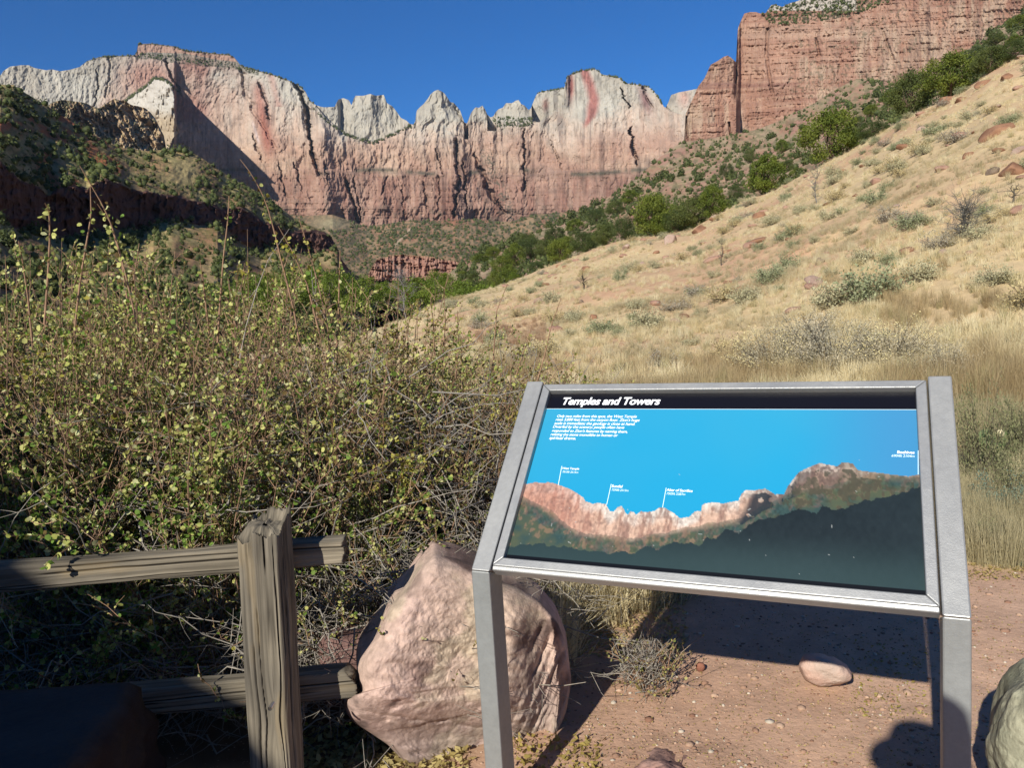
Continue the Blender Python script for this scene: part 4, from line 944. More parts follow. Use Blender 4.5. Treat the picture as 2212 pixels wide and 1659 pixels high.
# ---- the leafy thicket at the left
GREY = S(164, 156, 144, .7); CANE = S(176, 142, 114, .7); CANE2 = S(136, 110, 90, .66)
def bush(name, label, cx, cy, h, rad, n_c, seed, ls=.016, tone=0.0, dead=60, extra=None, tmpl=LEAF_R, dens=1.0, group=None, lean=(0, 0)):
    g = np.random.default_rng(seed); base = np.array([cx, cy, float(ground_z(cx, cy))])
    n_c = int(n_c * 1.35) if h > .9 else n_c; h = h * (1.22 if h > .9 else 1.0); ls = ls * 1.04
    N = n_c; K = 8; t = np.linspace(0, 1, K)
    a = g.uniform(0, 2 * np.pi, N); rr = rad * .45 * np.sqrt(g.uniform(0, 1, N)); b0 = np.stack([np.cos(a) * rr, np.sin(a) * rr, 0 * a - .03], -1)
    a2 = a + g.normal(0, .5, N); ln = rad * g.uniform(.2, 1.0, N) * 1.1; hh = h * g.uniform(.55, 1.02, N) * (1 - .25 * (ln / rad) ** 2)
    d = np.stack([np.cos(a2) * ln + lean[0], np.sin(a2) * ln + lean[1]], -1)
    pts = np.zeros((N, K, 3)); pts[:, :, :2] = b0[:, None, :2] + d[:, None] * (t ** 1.35)[None, :, None]; pts[:, :, 2] = b0[:, None, 2] + hh[:, None] * (t ** .92)
    wob = np.cumsum(g.normal(0, .012, (N, K, 3)), 1); pts += wob * (t[None, :, None] > 0)
    cr = .0045 * (1 - .75 * t)[None] * g.uniform(.7, 1.35, (N, 1))
    def along(P_, tt, idx):
        f = tt * (P_.shape[1] - 1); i = np.minimum(f.astype(int), P_.shape[1] - 2); w_ = (f - i)[:, None]
        return P_[idx, i] * (1 - w_) + P_[idx, i + 1] * w_, P_[idx, i + 1] - P_[idx, i]
    nt = int(N * 16 * dens); ci = g.integers(0, N, nt); tt = g.uniform(.22, .98, nt) ** .9; st, dr = along(pts, tt, ci); dr /= np.linalg.norm(dr, axis=1, keepdims=True)
    rd = g.normal(size=(nt, 3)); rd[:, 2] = rd[:, 2] * .6 + .25; rd /= np.linalg.norm(rd, axis=1, keepdims=True); dd = dr * .7 + rd; dd /= np.linalg.norm(dd, axis=1, keepdims=True)
    L = g.uniform(.07, .30, nt) * (1.15 - .6 * tt); k2 = np.linspace(0, 1, 4)
    tw = st[:, None] + dd[:, None] * (L[:, None] * k2)[..., None] + np.cumsum(g.normal(0, .008, (nt, 4, 3)), 1) * (k2 > 0)[None, :, None]
    sv, sf, scs = tubes(pts, cr, 4, cols=lerp(CANE, CANE2, g.uniform(0, 1, N))); tv, tf, tcs = tubes(tw, .0020 * (1 - .6 * k2)[None] * g.uniform(.7, 1.2, (nt, 1)), 3, cols=lerp(CANE, GREY, np.clip(1.2 - 1.6 * tt + g.uniform(-.3, .3, nt), 0, 1)))
    parts = [(sv, sf, scs), (tv, tf, tcs)]
    if dead:
        n = dead; a = g.uniform(0, 2 * np.pi, n); q = np.stack([np.cos(a) * rad * .9 * np.sqrt(g.uniform(0, 1, n)), np.sin(a) * rad * .9 * np.sqrt(g.uniform(0, 1, n)), g.uniform(.02, h * (.5 if tone < .15 else .7), n)], -1)
        dz = g.normal(size=(n, 3)); dz[:, 2] = dz[:, 2] * .4 + .15; dz /= np.linalg.norm(dz, axis=1, keepdims=True); kk = np.linspace(0, 1, 6)
        dp = q[:, None] + dz[:, None] * (g.uniform(.2, .75, n)[:, None] * min(1, h / 1.1) * kk)[..., None] + np.cumsum(g.normal(0, .018, (n, 6, 3)), 1)
        v, f, c = tubes(dp, .0034 * (1 - .7 * kk)[None] * g.uniform(.5, 1.3, (n, 1)), 4, cols=lerp(GREY, S(176, 168, 154, .6), g.uniform(0, 1, n))); parts.append((v, f, c))
        m_ = n * 5; ii = g.integers(0, n, m_); s2, d2 = along(dp, g.uniform(.1, 1, m_), ii); r2 = g.normal(size=(m_, 3)); r2 /= np.linalg.norm(r2, axis=1, keepdims=True)
        q2 = s2[:, None] + (r2 * g.uniform(.04, .15, (m_, 1)))[:, None] * k2[None, :, None] + np.cumsum(g.normal(0, .006, (m_, 4, 3)), 1)
        v, f, c = tubes(q2, .0015 * (1 - .5 * k2)[None], 3, cols=lerp(GREY, S(176, 168, 154, .6), g.uniform(0, 1, m_))); parts.append((v, f, c))
    lp, ld = [], []
    nl = int(nt * 17); li = g.integers(0, nt, nl); lt = g.uniform(.15, 1, nl); keep = g.uniform(0, 1, nl) < ss(-.05, .34, tt[li] + g.normal(0, .08, nl)) + .15; li, lt = li[keep], lt[keep]; cf = fbm((st[li, 0] + cx) * 3.4, (st[li, 1] + cy) * 3.4, st[li, 2] * 3.4, o=3, s=510); k3 = g.uniform(0, 1, len(li)) < .36 + .85 * ss(-.12, .22, cf); li, lt = li[k3], lt[k3]
    s_, d_ = along(tw, lt, li); lp.append(s_); ld.append(d_)
    nl = N * 16; li = g.integers(0, N, nl); s_, d_ = along(pts, g.uniform(.45, 1, nl), li); lp.append(s_); ld.append(d_)
    if extra is not None:
        for q in extra:
            q = np.array(q) - base; q = q[np.argsort(-q[:, 2])]
            kk = np.linspace(0, 1, 10); L0 = np.linspace(0, 1, len(q)); qq = np.stack([np.interp(kk, L0, q[:, j]) for j in range(3)], -1)[None]
            v, f, c = tubes(qq, (.0016 + .0026 * kk)[None], 4, cols=[CANE]); parts.append((v, f, c))
            n = 60; u = g.uniform(.05, 1, n) ** .7; s_, d_ = along(qq, u, np.zeros(n, int)); o_ = g.normal(0, .012, (n, 3)); lp.append(s_ + o_ * ss(.1, .5, u)[:, None]); ld.append(o_ + d_ * .1)
    V, F, C = cat_parts(parts)
    root = thing(name, label, 'shrub', base, 0, group)
    link('stems', mesh('stems', V, F, C, smooth=True), M_bark, root, kind='stuff')
    lp = np.concatenate(lp); ld = np.concatenate(ld); ld /= np.linalg.norm(ld, axis=1, keepdims=True) + 1e-9; n = len(lp)
    q = g.uniform(0, 1, n); hz = np.clip(lp[:, 2] / h, 0, 1)
    c = lerp(S(158, 164, 80, .84), S(206, 204, 124, .88), g.uniform(0, 1, n)); c = lerp(c, S(208, 208, 150, .78), (q > .84) * 1.0)
    c = lerp(c, S(116, 148, 58, .76), ((q < .22) | ((hz < .5) & (q < .5))) * 1.0)
    yel = fbm((lp[:, 0] + cx) * 2.2, (lp[:, 1] + cy) * 2.2, lp[:, 2] * 2.2, o=2, s=500) > .38; c = lerp(c, S(190, 176, 62, .62), (yel & (g.uniform(0, 1, n) < .7)) * .75)
    c = lerp(c, S(128, 96, 54, .6), (g.uniform(0, 1, n) < .10 + tone * .35) * .9); c = lerp(c, S(178, 164, 112, .6), np.full(n, tone * .45))
    global rng
    keep_rng = rng; rng = g
    v, f, c = leaves(lp, ls * np.clip(g.lognormal(-.22, .3, n), .4, 1.35) * (1 - .15 * hz), c, tmpl, dirs=ld, dw=1.0)
    rng = keep_rng
    link('leaves', mesh('leaves', v, f, c), M_foli, root, kind='stuff')
    return root

def stem(pts, r=3.1):
    a = np.array(pts, float); return P(a[:, 0], a[:, 1], np.linspace(r, r + .1, len(a)))
BG = 'leafy shrubs of the thicket left of the panel'
X1 = [stem([(172, 357), (198, 402), (226, 450), (248, 506), (273, 599), (300, 720)], 3.05), stem([(195, 402), (197, 465), (190, 506), (174, 599), (160, 720)], 3.0), stem([(97, 438), (106, 455), (108, 506), (104, 589), (96, 700)], 2.9),
      stem([(210, 440), (238, 480), (262, 560), (280, 680)], 3.15), stem([(40, 520), (48, 560), (60, 640), (70, 740)], 3.0)]
X2 = [stem([(518, 343), (543, 375), (564, 412), (578, 447), (595, 509), (609, 571), (632, 654), (650, 760)], 3.2), stem([(601, 488), (632, 544), (663, 613), (690, 720)], 3.2), stem([(646, 472), (667, 540), (684, 602), (702, 675), (715, 760)], 3.25),
      stem([(495, 422), (491, 488), (483, 550), (476, 640), (470, 740)], 3.1), stem([(735, 540), (733, 600), (731, 680), (728, 760)], 3.3), stem([(432, 560), (440, 620), (452, 720)], 3.1)]
X3 = [stem([(1096, 613), (1073, 671), (1067, 753), (1062, 850)], 3.9), stem([(1212, 644), (1191, 702), (1176, 770), (1150, 860)], 3.7), stem([(988, 671), (990, 733), (985, 820)], 3.9), stem([(960, 640), (962, 700), (955, 790)], 3.9), stem([(930, 640), (936, 710), (940, 800)], 3.8), stem([(1150, 700), (1128, 770), (1100, 860)], 3.8)]
bush('leafy_shrub', 'tall leafy shrub at the far left with long stems against the dark hill', -2.05, 3.15, 1.6, .72, 90, 601, extra=X1, tone=0, ls=.0165, dead=130)
bush('leafy_shrub', 'green leafy shrub with long bare tips left of the fence post', -1.35, 3.2, 1.52, .70, 90, 602, extra=X2, tone=.05, ls=.016, dead=200)
bush('leafy_shrub', 'pale leafy shrub with yellow patches directly above the fence post', -.86, 3.45, 1.42, .66, 90, 603, tone=.2, dead=240)
bush('leafy_shrub', 'brownish small leaved shrub behind the top of the pink boulder', -.36, 3.75, 1.18, .66, 95, 604, tone=.5, ls=.013, dead=380, extra=X3, dens=.75)
bush('leafy_shrub', 'low sparse brownish shrub touching the upper left corner of the panel', .02, 4.05, .98, .52, 75, 605, tone=.7, ls=.012, dead=260, dens=.6)
bush('leafy_shrub', 'leafy shrub cut by the left edge of the picture above the fence', -2.8, 3.5, 1.62, .8, 85, 606, tone=0, ls=.0165)
for i, (x, y, h, rd) in enumerate([(-2.5, 4.3, 1.66, .95), (-1.75, 4.4, 1.60, .9), (-1.05, 4.5, 1.46, .85), (-.4, 4.8, 1.2, .75), (-3.4, 4.6, 1.66, .95), (.1, 5.2, .98, .6)]):
    bush('leafy_shrub', 'dense leafy shrub deeper in the thicket, hidden but for its top leaves and stems', x, y, h, rd, 95, 620 + i, tone=.1 + .3 * (x > -1.2), ls=.018, dead=0, tmpl=LEAF_Q, dens=.9, group=BG)
for i, (x, y, h, rd) in enumerate([(-2.75, 3.85, 1.58, .75), (-2.0, 3.8, 1.55, .75), (-1.45, 3.9, 1.5, .7), (-.8, 4.1, 1.34, .66)]):
    bush('leafy_shrub', 'dense leafy shrub deeper in the thicket, hidden but for its top leaves and stems', x, y, h, rd, 85, 660 + i, tone=.04 + .1 * i, ls=.019, dead=0, tmpl=LEAF_Q, group=BG)
# low front growth between fence and boulder, mostly dead grey twigs
bush('twiggy_shrub', 'tangle of grey dead twigs leaning over the top of the pink boulder', -.40, 3.08, .82, .55, 40, 630, tone=.4, ls=.012, dead=420, dens=.4)
bush('twiggy_shrub', 'dark tangle of grey twigs behind the fence post', -.98, 2.92, .72, .50, 40, 631, tone=.1, ls=.013, dead=210, dens=.6)
bush('twiggy_shrub', 'dark undergrowth of twigs behind the left end of the fence rails', -1.75, 2.85, .75, .55, 40, 632, tone=0, ls=.014, dead=170, dens=.7)
bush('twiggy_weed', 'small twiggy weed on the dirt between boulder and panel shadow', float(G(1392, 1475)[0]), float(G(1392, 1475)[1]), .20, .12, 16, 640, tone=.9, ls=.009, dead=30, dens=.35)

# ---- trees
def crown_mesh(name, seed, w=1.0, h=1.0, nclump=70, nleaf=60, ls=.06, c1=S(70, 92, 40, .55), c2=S(112, 128, 58, .6), low=.12, tmpl=LEAF_Q, shape=1.0, clump_r=.17, asym=.2):
    g = np.random.default_rng(seed)
    u = g.normal(size=(nclump, 3)); u /= np.linalg.norm(u, axis=1, keepdims=True); rr = g.uniform(.35, 1, nclump) ** .5
    cz = u[:, 2] * rr; taper = np.clip(1 - .38 * shape * np.clip(cz, 0, 1), .3, 1)
    cen = np.stack([u[:, 0] * rr * w / 2 * taper * (1 + asym * g.normal(size=nclump) * .5), u[:, 1] * rr * w / 2 * taper, low * h + (cz * .5 + .5) * h * (1 - low) * .93], -1)
    cr = clump_r * w * g.uniform(.6, 1.3, nclump)
    ci = np.repeat(np.arange(nclump), nleaf); n = len(ci)
    q = g.normal(size=(n, 3)); q /= np.linalg.norm(q, axis=1, keepdims=True); q *= (g.uniform(0, 1, (n, 1)) ** .4); q[:, 2] *= .75
    pos = cen[ci] + q * cr[ci][:, None]
    tint = g.uniform(0, 1, nclump)[ci] * .6 + g.uniform(0, 1, n) * .4
    c = lerp(c1, c2, tint)
    global rng
    k = rng; rng = g
    v, f, c = leaves(pos, ls * g.uniform(.7, 1.4, n), c, tmpl, dirs=q, dw=.8); rng = k
    return mesh(name, v, f, c), cen

def trunk_mesh(name, seed, cen, h, tr=.09, low=.1, col=S(120, 100, 84, .55), n=14):
    g = np.random.default_rng(seed); K = 6; t = np.linspace(0, 1, K)
    top = np.array([0, 0, h * .72]); tr0 = np.array([[0, 0, -.15]]) + top * t[:, None] + np.cumsum(g.normal(0, h * .012, (K, 3)), 0)
    P_ = [tr0]; Rr = [tr * (1 - .75 * t)]
    for i in g.choice(len(cen), min(n, len(cen)), replace=False):
        s = tr0[g.integers(0, 4)]; P_.append(s + (cen[i] - s) * t[:, None] + np.cumsum(g.normal(0, h * .008, (K, 3)), 0)); Rr.append(tr * .4 * (1 - .8 * t))
    v, f, c = tubes(np.array(P_), np.array(Rr), 5, cols=np.tile(col, (len(P_), 1))); return mesh(name, v, f, c, smooth=True)

def tree_proto(name, label, cat, seed, w, h, **k):
    tr = k.pop('tr', .09); col = k.pop('tcol', S(120, 100, 84, .55))
    cm, cen = crown_mesh('crown', seed, w, h, **k)
    o = thing(name, label, cat, (0, 0, -500))
    link('crown', cm, M_foli, o); link('trunk', trunk_mesh('trunk', seed + 1, cen, h, tr, col=col), M_bark, o)
    return o
used = set()
def place(proto, loc, rz=0, scale=1.0, label=None, group=None, key=None):
    if not isinstance(scale, (tuple, list)): scale = (scale,) * 3
    if proto.name not in used:
        used.add(proto.name); o = proto; o.location = loc; o.rotation_euler = (0, 0, rz); o.scale = scale
        if label: o['label'] = label
        if group: o['group'] = group
        return o
    o = dup(proto, loc, rz, scale, label, group)
    if not group and 'group' in o: del o['group']
    return o

jg1, jg2 = S(84, 104, 42, .6), S(142, 152, 62, .72)
jc = [(S(90, 110, 42, .62), S(144, 152, 62, .72)), (S(84, 106, 42, .6), S(140, 152, 60, .7)), (S(66, 86, 44, .56), S(112, 124, 66, .64)), (S(78, 94, 48, .58), S(128, 136, 70, .66))]
JUN = [tree_proto('juniper_tree', 'juniper', 'tree', 700 + i, 2.2 * a, 2.2, nclump=75, nleaf=120, ls=.07, c1=jc[i][0], c2=jc[i][1], low=.04, shape=b, clump_r=.135, asym=.45)
       for i, (a, b) in enumerate([(1.15, .6), (.95, 1.2), (1.4, .4), (1.2, .9)])]
rim_j = [(2050, 196, 112, 96, 0, 'large round juniper standing highest on the grassy slope rim'), (1968, 246, 158, 76, 3, 'broad juniper leaning against the left side of the highest rim juniper'), (1795, 352, 248, 116, 0, 'lone round yellow green juniper on the rim of the slope'),
         (1656, 416, 336, 72, 1, 'upright juniper on the rim below the round one'), (1541, 470, 402, 58, 1, 'small bright juniper at the right end of the rim clump'), (1500, 482, 412, 80, 3, 'dark juniper in the rim clump behind the brown boulder'),
         (1416, 506, 414, 92, 0, 'largest dark juniper of the rim clump'), (1466, 496, 446, 60, 2, 'low spreading juniper in the middle of the rim clump'), (1432, 530, 466, 46, 1, 'small yellow green juniper in front of the rim clump'),
         (1352, 524, 470, 50, 2, 'rounded juniper at the left end of the rim clump'), (1212, 576, 524, 62, 0, 'dark juniper low on the rim beside two small boulders'), (1264, 548, 500, 60, 2, 'spreading juniper along the lower rim'),
         (1306, 534, 484, 48, 3, 'grey green juniper between the lower rim and the clump'), (1884, 298, 262, 56, 2, 'low green shrubby juniper between two rim junipers'), (2192, 128, 92, 60, 2, 'low juniper at the top right edge of the rim'), (2140, 150, 100, 60, 3, 'small juniper right of the highest rim juniper')]
for x, yb, yt, wpx, k, lab in rim_j:
    r = float(np.interp(x, [q[0] for q in RIM], [q[2] for q in RIM])); p = P(np.array(float(x)), np.array(float(yb)), np.array(r * .985)); p[2] = float(ground_z(p[0], p[1])) - .1
    hh = (yb - yt) / FP * r * 1.04; ww = wpx / FP * r; b = [1.15, .95, 1.4, 1.2][k]
    place(JUN[k], p, random.uniform(0, 6), (ww / (2.2 * b), ww / (2.2 * b), hh / 2.2), lab)
TG = 'green trees scattered on the lower canyon slope'
mid = [(1085, 592, 546, 50), (1112, 574, 520, 46), (1148, 560, 506, 54), (1176, 556, 512, 40), (1072, 634, 578, 34), (1100, 612, 566, 40), (1158, 588, 560, 30), (1023, 603, 586, 26), (1000, 600, 582, 24), (1242, 502, 470, 40), (1200, 522, 486, 44), (1140, 532, 500, 40),
       (1064, 556, 530, 34), (1040, 566, 546, 40), (1290, 480, 448, 46), (1330, 466, 430, 44), (1224, 540, 506, 44), (1362, 440, 408, 40), (1590, 430, 398, 34), (1700, 372, 344, 34), (1722, 384, 360, 30), (1690, 330, 300, 26), (1570, 380, 352, 30), (1620, 352, 322, 24), (1880, 252, 226, 30),
       (1925, 226, 196, 36), (2108, 126, 104, 30), (2150, 98, 74, 34), (2200, 62, 36, 36), (2192, 100, 78, 30), (1850, 276, 250, 24)]
for i, (x, yb, yt, wpx) in enumerate(mid):
    p = surfC(np.array([x]), np.array([min(yb, BOT_C(np.array([x]))[0] - 2)]))[0]; r = math.hypot(p[0], p[1]); hh = (yb - yt) / FP * r; ww = wpx / FP * r; k = i % 4; b = [1.15, .95, 1.4, 1.2][k]
    place(JUN[k], p - [0, 0, .3], random.uniform(0, 6), (ww / (2.2 * b), ww / (2.2 * b), hh / 2.2), 'dark green tree on the lower canyon slope behind the grassy rim', TG)

COT = [tree_proto('cottonwood_tree', 'cottonwood', 'tree', 720 + i, 9 * a, 10, nclump=70, nleaf=70, ls=.30, c1=S(96, 122, 40, .6), c2=S(150, 168, 62, .62), low=.1, shape=.5, clump_r=.15, tr=.28, tcol=S(150, 140, 124, .5)) for i, a in enumerate((1.0, .8))]
CG = 'bright green cottonwoods along the valley floor'
cots = [(x_, 150 + 4 * k_, 6.5, -4.0) for k_, x_ in enumerate((20, 75, 130, 185, 235, 300, 350, 410))]
gq = np.random.default_rng(5)
for x, yt in [(330, 640), (400, 625), (452, 604), (500, 612), (540, 590), (585, 582), (630, 578), (675, 573), (712, 580), (748, 584), (790, 592), (830, 604), (868, 596), (905, 590), (940, 580), (968, 584), (996, 600), (560, 612), (655, 606), (770, 612), (930, 612), (985, 622), (250, 632), (160, 634), (40, 624), (100, 632), (210, 618), (290, 622), (370, 612), (-30, 630), (720, 618), (1022, 612), (1045, 606)]:
    r = gq.uniform(175, 235); zt = float(P(np.array(float(x)), np.array(float(yt)), np.array(r))[2]); zb = zt - gq.uniform(9, 12)
    cots.append((x, r, zt, zb))
for i, (x, r, zt, zb) in enumerate(cots):
    p = P(np.array(float(x)), np.array(620.), np.array(r)); p[2] = zb; s = (zt - zb) / 10
    place(COT[i % 2], p, gq.uniform(0, 6), (s * gq.uniform(.8, 1.1),) * 2 + (s,), 'bright green cottonwood tree on the valley floor', CG)
o = place(COT[1], surfC(np.array([1110]), np.array([612]))[0] - [0, 0, .3], 1, (.42, .42, .36), 'pale yellow green tree standing at the lower left end of the grassy slope')

# bare grey tree by the cottonwoods
def bare_tree(name, label, loc, h, seed, n=40, col=S(160, 152, 146, .6), r0=.03, spread=.5, cat='tree', k2=3, part='branches'):
    g = np.random.default_rng(seed); K = 7; t = np.linspace(0, 1, K); tr = np.array([0, 0, 1.]) * h * t[:, None] + np.cumsum(g.normal(0, h * .02, (K, 3)), 0) * (t[:, None] > 0)
    A = [tr]; Rr = [r0 * (1 - .8 * t)]; src = [tr]
    for lvl in range(k2):
        new = []
        for _ in range(n * (1 + lvl)):
            s = src[g.integers(len(src))]; p = s[g.integers(1, K - 1)]; d = g.normal(size=3); d[2] = abs(d[2]) * .8 + .1; d /= np.linalg.norm(d); L = h * spread * g.uniform(.3, 1) / (1 + lvl)
            q = p + d * L * t[:, None] + np.cumsum(g.normal(0, L * .05, (K, 3)), 0); new.append(q); A.append(q); Rr.append(r0 * .45 / (1 + lvl) * (1 - .8 * t))
        src = new
    root = thing(name, label, cat, loc)
    v, f, c = tubes(np.array(A[:1]), np.array(Rr[:1]), 6, cols=[col]); link('trunk', mesh('trunk', v, f, c, smooth=True), M_bark, root)
    v, f, c = tubes(np.array(A[1:]), np.array(Rr[1:]), 3, cols=np.tile(col, (len(A) - 1, 1))); link('branches', mesh('branches', v, f, c, smooth=True), M_bark, root, kind='stuff')
    return root
p = P(np.array(878.), np.array(690.), np.array(120.)); 
bare_tree('bare_tree', 'leafless grey tree in front of the cottonwoods above the thicket', p, 8.0, 731, n=46, r0=.10, spread=.42)
bare_tree('dead_shrub', 'dead grey spiky shrub on the upper right of the grassy slope', hit(2085, 515)[0] + [0, 0, -.05], .62, 732, n=90, spread=.95, r0=.016, col=S(140, 136, 126, .6), cat='dead shrub')
bare_tree('dead_shrub', 'thin leafless grey bush below the lone round juniper', hit(1765, 440)[0], 1.5, 733, n=30, spread=.4, r0=.02, col=S(146, 142, 134, .6), cat='dead shrub')
bare_tree('dead_shrub', 'small dead shrub with a tall leaning twig in the middle of the slope', hit(1558, 575)[0], .75, 734, n=14, spread=.3, r0=.016, col=S(108, 100, 92, .55), cat='dead shrub')
bare_tree('dead_branch', 'dark fallen branch lying on the lower left grassy slope', hit(1262, 626)[0], .35, 735, n=10, spread=1.3, r0=.03, col=S(84, 76, 68, .55), cat='branch')
bare_tree('dead_branch', 'grey dead branch at the right edge of the slope', hit(2190, 440)[0], .25, 736, n=8, spread=1.8, r0=.02, col=S(120, 112, 100, .55), cat='branch')

# ---- small far junipers and scrub on the hillsides
def blob(seed, sub=ICO2, c1=S(70, 84, 46, .6), c2=S(118, 126, 70, .7), nl=170):
    g = np.random.default_rng(seed); v, f = sub; n = fbm(v[:, 0] * 2 + seed, v[:, 1] * 2, v[:, 2] * 2, o=2, s=seed); v = v * (1 + .35 * n)[:, None] * [.40, .40, .38] + [0, 0, .36]
    c = lerp(c1, c2, np.clip(.5 + n, 0, 1)); parts = [(v, f, c)]
    if nl:
        global rng
        k = rng; rng = g
        q = g.normal(size=(nl, 3)); q /= np.linalg.norm(q, axis=1, keepdims=True); lv, lf, lc = leaves(q * [.44, .44, .44] * g.uniform(.75, 1.25, (nl, 1)) + [0, 0, .42], .2, lerp(c1, c2, g.uniform(0, 1, nl)), LEAF_Q, dirs=q, dw=1); rng = k
        parts.append((lv, lf, lc))
    return cat_parts(parts)
blobs = [blob(740 + i) for i in range(6)]; bm_ = []
for V, F, C in blobs: me = mesh('small_juniper', V, F, C); me.materials.append(M_foli); bm_.append(me)
small = [blob(750 + i, ICO1, nl=20) for i in range(4)]
def scatter(nm, n_ind, n_all, samp, surf, size, lab, grp, seed, protos=small, tint=None, accept=None):
    g = np.random.default_rng(seed); x, y = samp(g, n_all * 4); ok = accept(x, y, g) if accept is not None else np.ones(len(x), bool); x, y = x[ok][:n_all], y[ok][:n_all]
    p = surf(x, y); s = size(x, y, g, p); px = s / np.hypot(p[:, 0], p[:, 1]); o = np.argsort(-px)
    for j in o[:n_ind]:
        ob = link('small_juniper', bm_[g.integers(6)], None, loc=p[j] - [0, 0, .08 * s[j]]); ob.scale = (s[j] * g.uniform(.9, 1.25), s[j] * g.uniform(.9, 1.25), s[j] * g.uniform(.8, 1.1)); ob.rotation_euler = (0, 0, g.uniform(0, 6)); tag(ob, lab, 'juniper', grp)
    rest = o[n_ind:]; parts = []
    if len(rest):
        V0 = []; F0 = {3: [], 4: []}; C0 = []; n = 0
        for k in range(len(protos)):
            r_ = rest[k::len(protos)]
            if not len(r_): continue
            V, F, C = protos[k]; a = g.uniform(0, 6.28, len(r_)); ca, sa = np.cos(a)[:, None], np.sin(a)[:, None]; sc_ = (s[r_] * g.uniform(.85, 1.2, len(r_)))[:, None]
            vx = (V[None, :, 0] * ca - V[None, :, 1] * sa) * sc_; vy = (V[None, :, 0] * sa + V[None, :, 1] * ca) * sc_; vz = V[None, :, 2] * sc_ - .08 * sc_
            vv = (np.stack([vx, vy, vz], -1) + p[r_][:, None]).reshape(-1, 3); V0.append(vv); cc = np.tile(C, (len(r_), 1)) * np.repeat(g.uniform(.75, 1.25, len(r_)), len(V))[:, None]
            C0.append(cc)
            for ff in F: F0[ff.shape[1]].append((ff[None] + (np.arange(len(r_)) * len(V))[:, None, None]).reshape(-1, ff.shape[1]) + n)
            n += len(vv)
        link(nm, mesh(nm, np.concatenate(V0), [np.concatenate(F0[k]) for k in (3, 4) if F0[k]], np.concatenate(C0)), M_foli, kind='stuff')
def sC(g, n):
    x = g.uniform(985, 2240, n); yt = TOP_C(x); yb = np.minimum(RIMf(x) + 8, 640); y = yt + (yb - yt) * g.uniform(0.0, 1, n) ** 1.0; return x, np.minimum(y + 1.5, yb)
scatter('juniper_scrub', 150, 3600, sC, surfC, lambda x, y, g, p: np.clip(g.lognormal(.95, .42, len(x)), 1.2, 7) * np.clip(np.hypot(p[:, 0], p[:, 1]) / 600, .45, 1.25), 'small dark juniper on the slope below the orange cliff', 'small junipers dotted over the slope below the orange cliff', 801,
        accept=lambda x, y, g: g.uniform(0, 1, len(x)) < .62 + .75 * fbm(x / 50, y / 25, o=3, s=810) + .5 * np.exp(-((y - TOP_C(x)) / 9) ** 2))
def sE(g, n):
    x = g.uniform(-20, 728, n); yt = TOP_E(x); y = yt + (760 - yt) * g.uniform(0, 1, n) ** 1.15; return x, y + 2
def accE(x, y, g):
    return ~((y > CL1(x) + 2) & (y < CL2(x) - 6)) & (g.uniform(0, 1, len(x)) < .62 + .7 * fbm(x / 45, (y - .5 * x) / 20, o=3, s=811) - .6 * np.exp(-((x - 395) / 45) ** 2 - ((y - 370) / 25) ** 2))
scatter('juniper_scrub', 140, 2400, sE, surfE, lambda x, y, g, p: np.clip(g.lognormal(.9, .4, len(x)), 1.0, 6) * np.interp(np.hypot(p[:, 0], p[:, 1]), [90, 150, 300, 650], [.5, .55, .85, 1.15]), 'small dark green juniper on the left hillside', 'small junipers dotted over the left hillside', 802, accept=accE)
def sT(g, n):
    x = g.uniform(640, 1300, n); yt = BASE_A(x); y = yt + (606 - yt) * g.uniform(0, 1, n); return x, y + 1
scatter('valley_scrub', 0, 3000, sT, surfT, lambda x, y, g, p: g.uniform(3, 9, len(x)) * np.hypot(p[:, 0], p[:, 1]) / 2000, '', '', 803, accept=lambda x, y, g: (g.uniform(0, 1, len(x)) < .6 + .7 * fbm(x / 26, y / 16, o=3, s=113)) & ~((np.abs(x - 705) < 48) & (np.abs(y - 480) < 16)))
# trees along ledges and crests of the far cliffs
def sA(g, n):
    k = g.integers(0, 6, n); x = np.where(k == 0, g.uniform(296, 560, n), np.where(k == 1, g.uniform(676, 895, n), np.where(k == 2, g.uniform(1065, 1150, n), np.where(k == 3, g.uniform(262, 384, n), np.where(k == 4, g.uniform(1155, 1430, n), g.uniform(180, 680, n))))))
    capm = np.interp(x, [290, 330, 400, 450, 500, 525, 560], [118, 120, 128, 135, 140, 146, 155]); sd = np.interp(x, [676, 700, 740, 770, 808, 850, 872, 892], [232, 256, 285, 299, 308, 289, 279, 270])
    y = np.where(k == 0, capm + g.uniform(-4, 6, n), np.where(k == 1, sd + g.uniform(-2, 4, n), np.where(k == 2, g.uniform(254, 274, n), np.where(k == 3, BUTR(x) + g.uniform(1, 6, n), RIM_A(x) + g.uniform(.5, 2.5, n))))); return x, np.maximum(y, RIM_A(x) + .6)
scatter('clifftop_scrub', 0, 700, sA, lambda x, y: on_sheet(r_A, RIM_A, BOT_A, x, y), lambda x, y, g, p: g.uniform(5, 11, len(x)), '', '', 804)
def sB(g, n):
    x = g.uniform(1640, 1930, n); y = g.uniform(0, 56, n); return x, y
scatter('clifftop_scrub', 0, 260, sB, lambda x, y: on_sheet(r_B, RIM_B, BOT_B, x, y), lambda x, y, g, p: g.uniform(3, 7, len(x)), '', '', 805, accept=lambda x, y, g: (y > RIM_B(x) + 1) & (y < np.interp(x, [1640, 1660, 1700, 1760, 1850, 1930], [30, 48, 54, 48, 34, 0])))

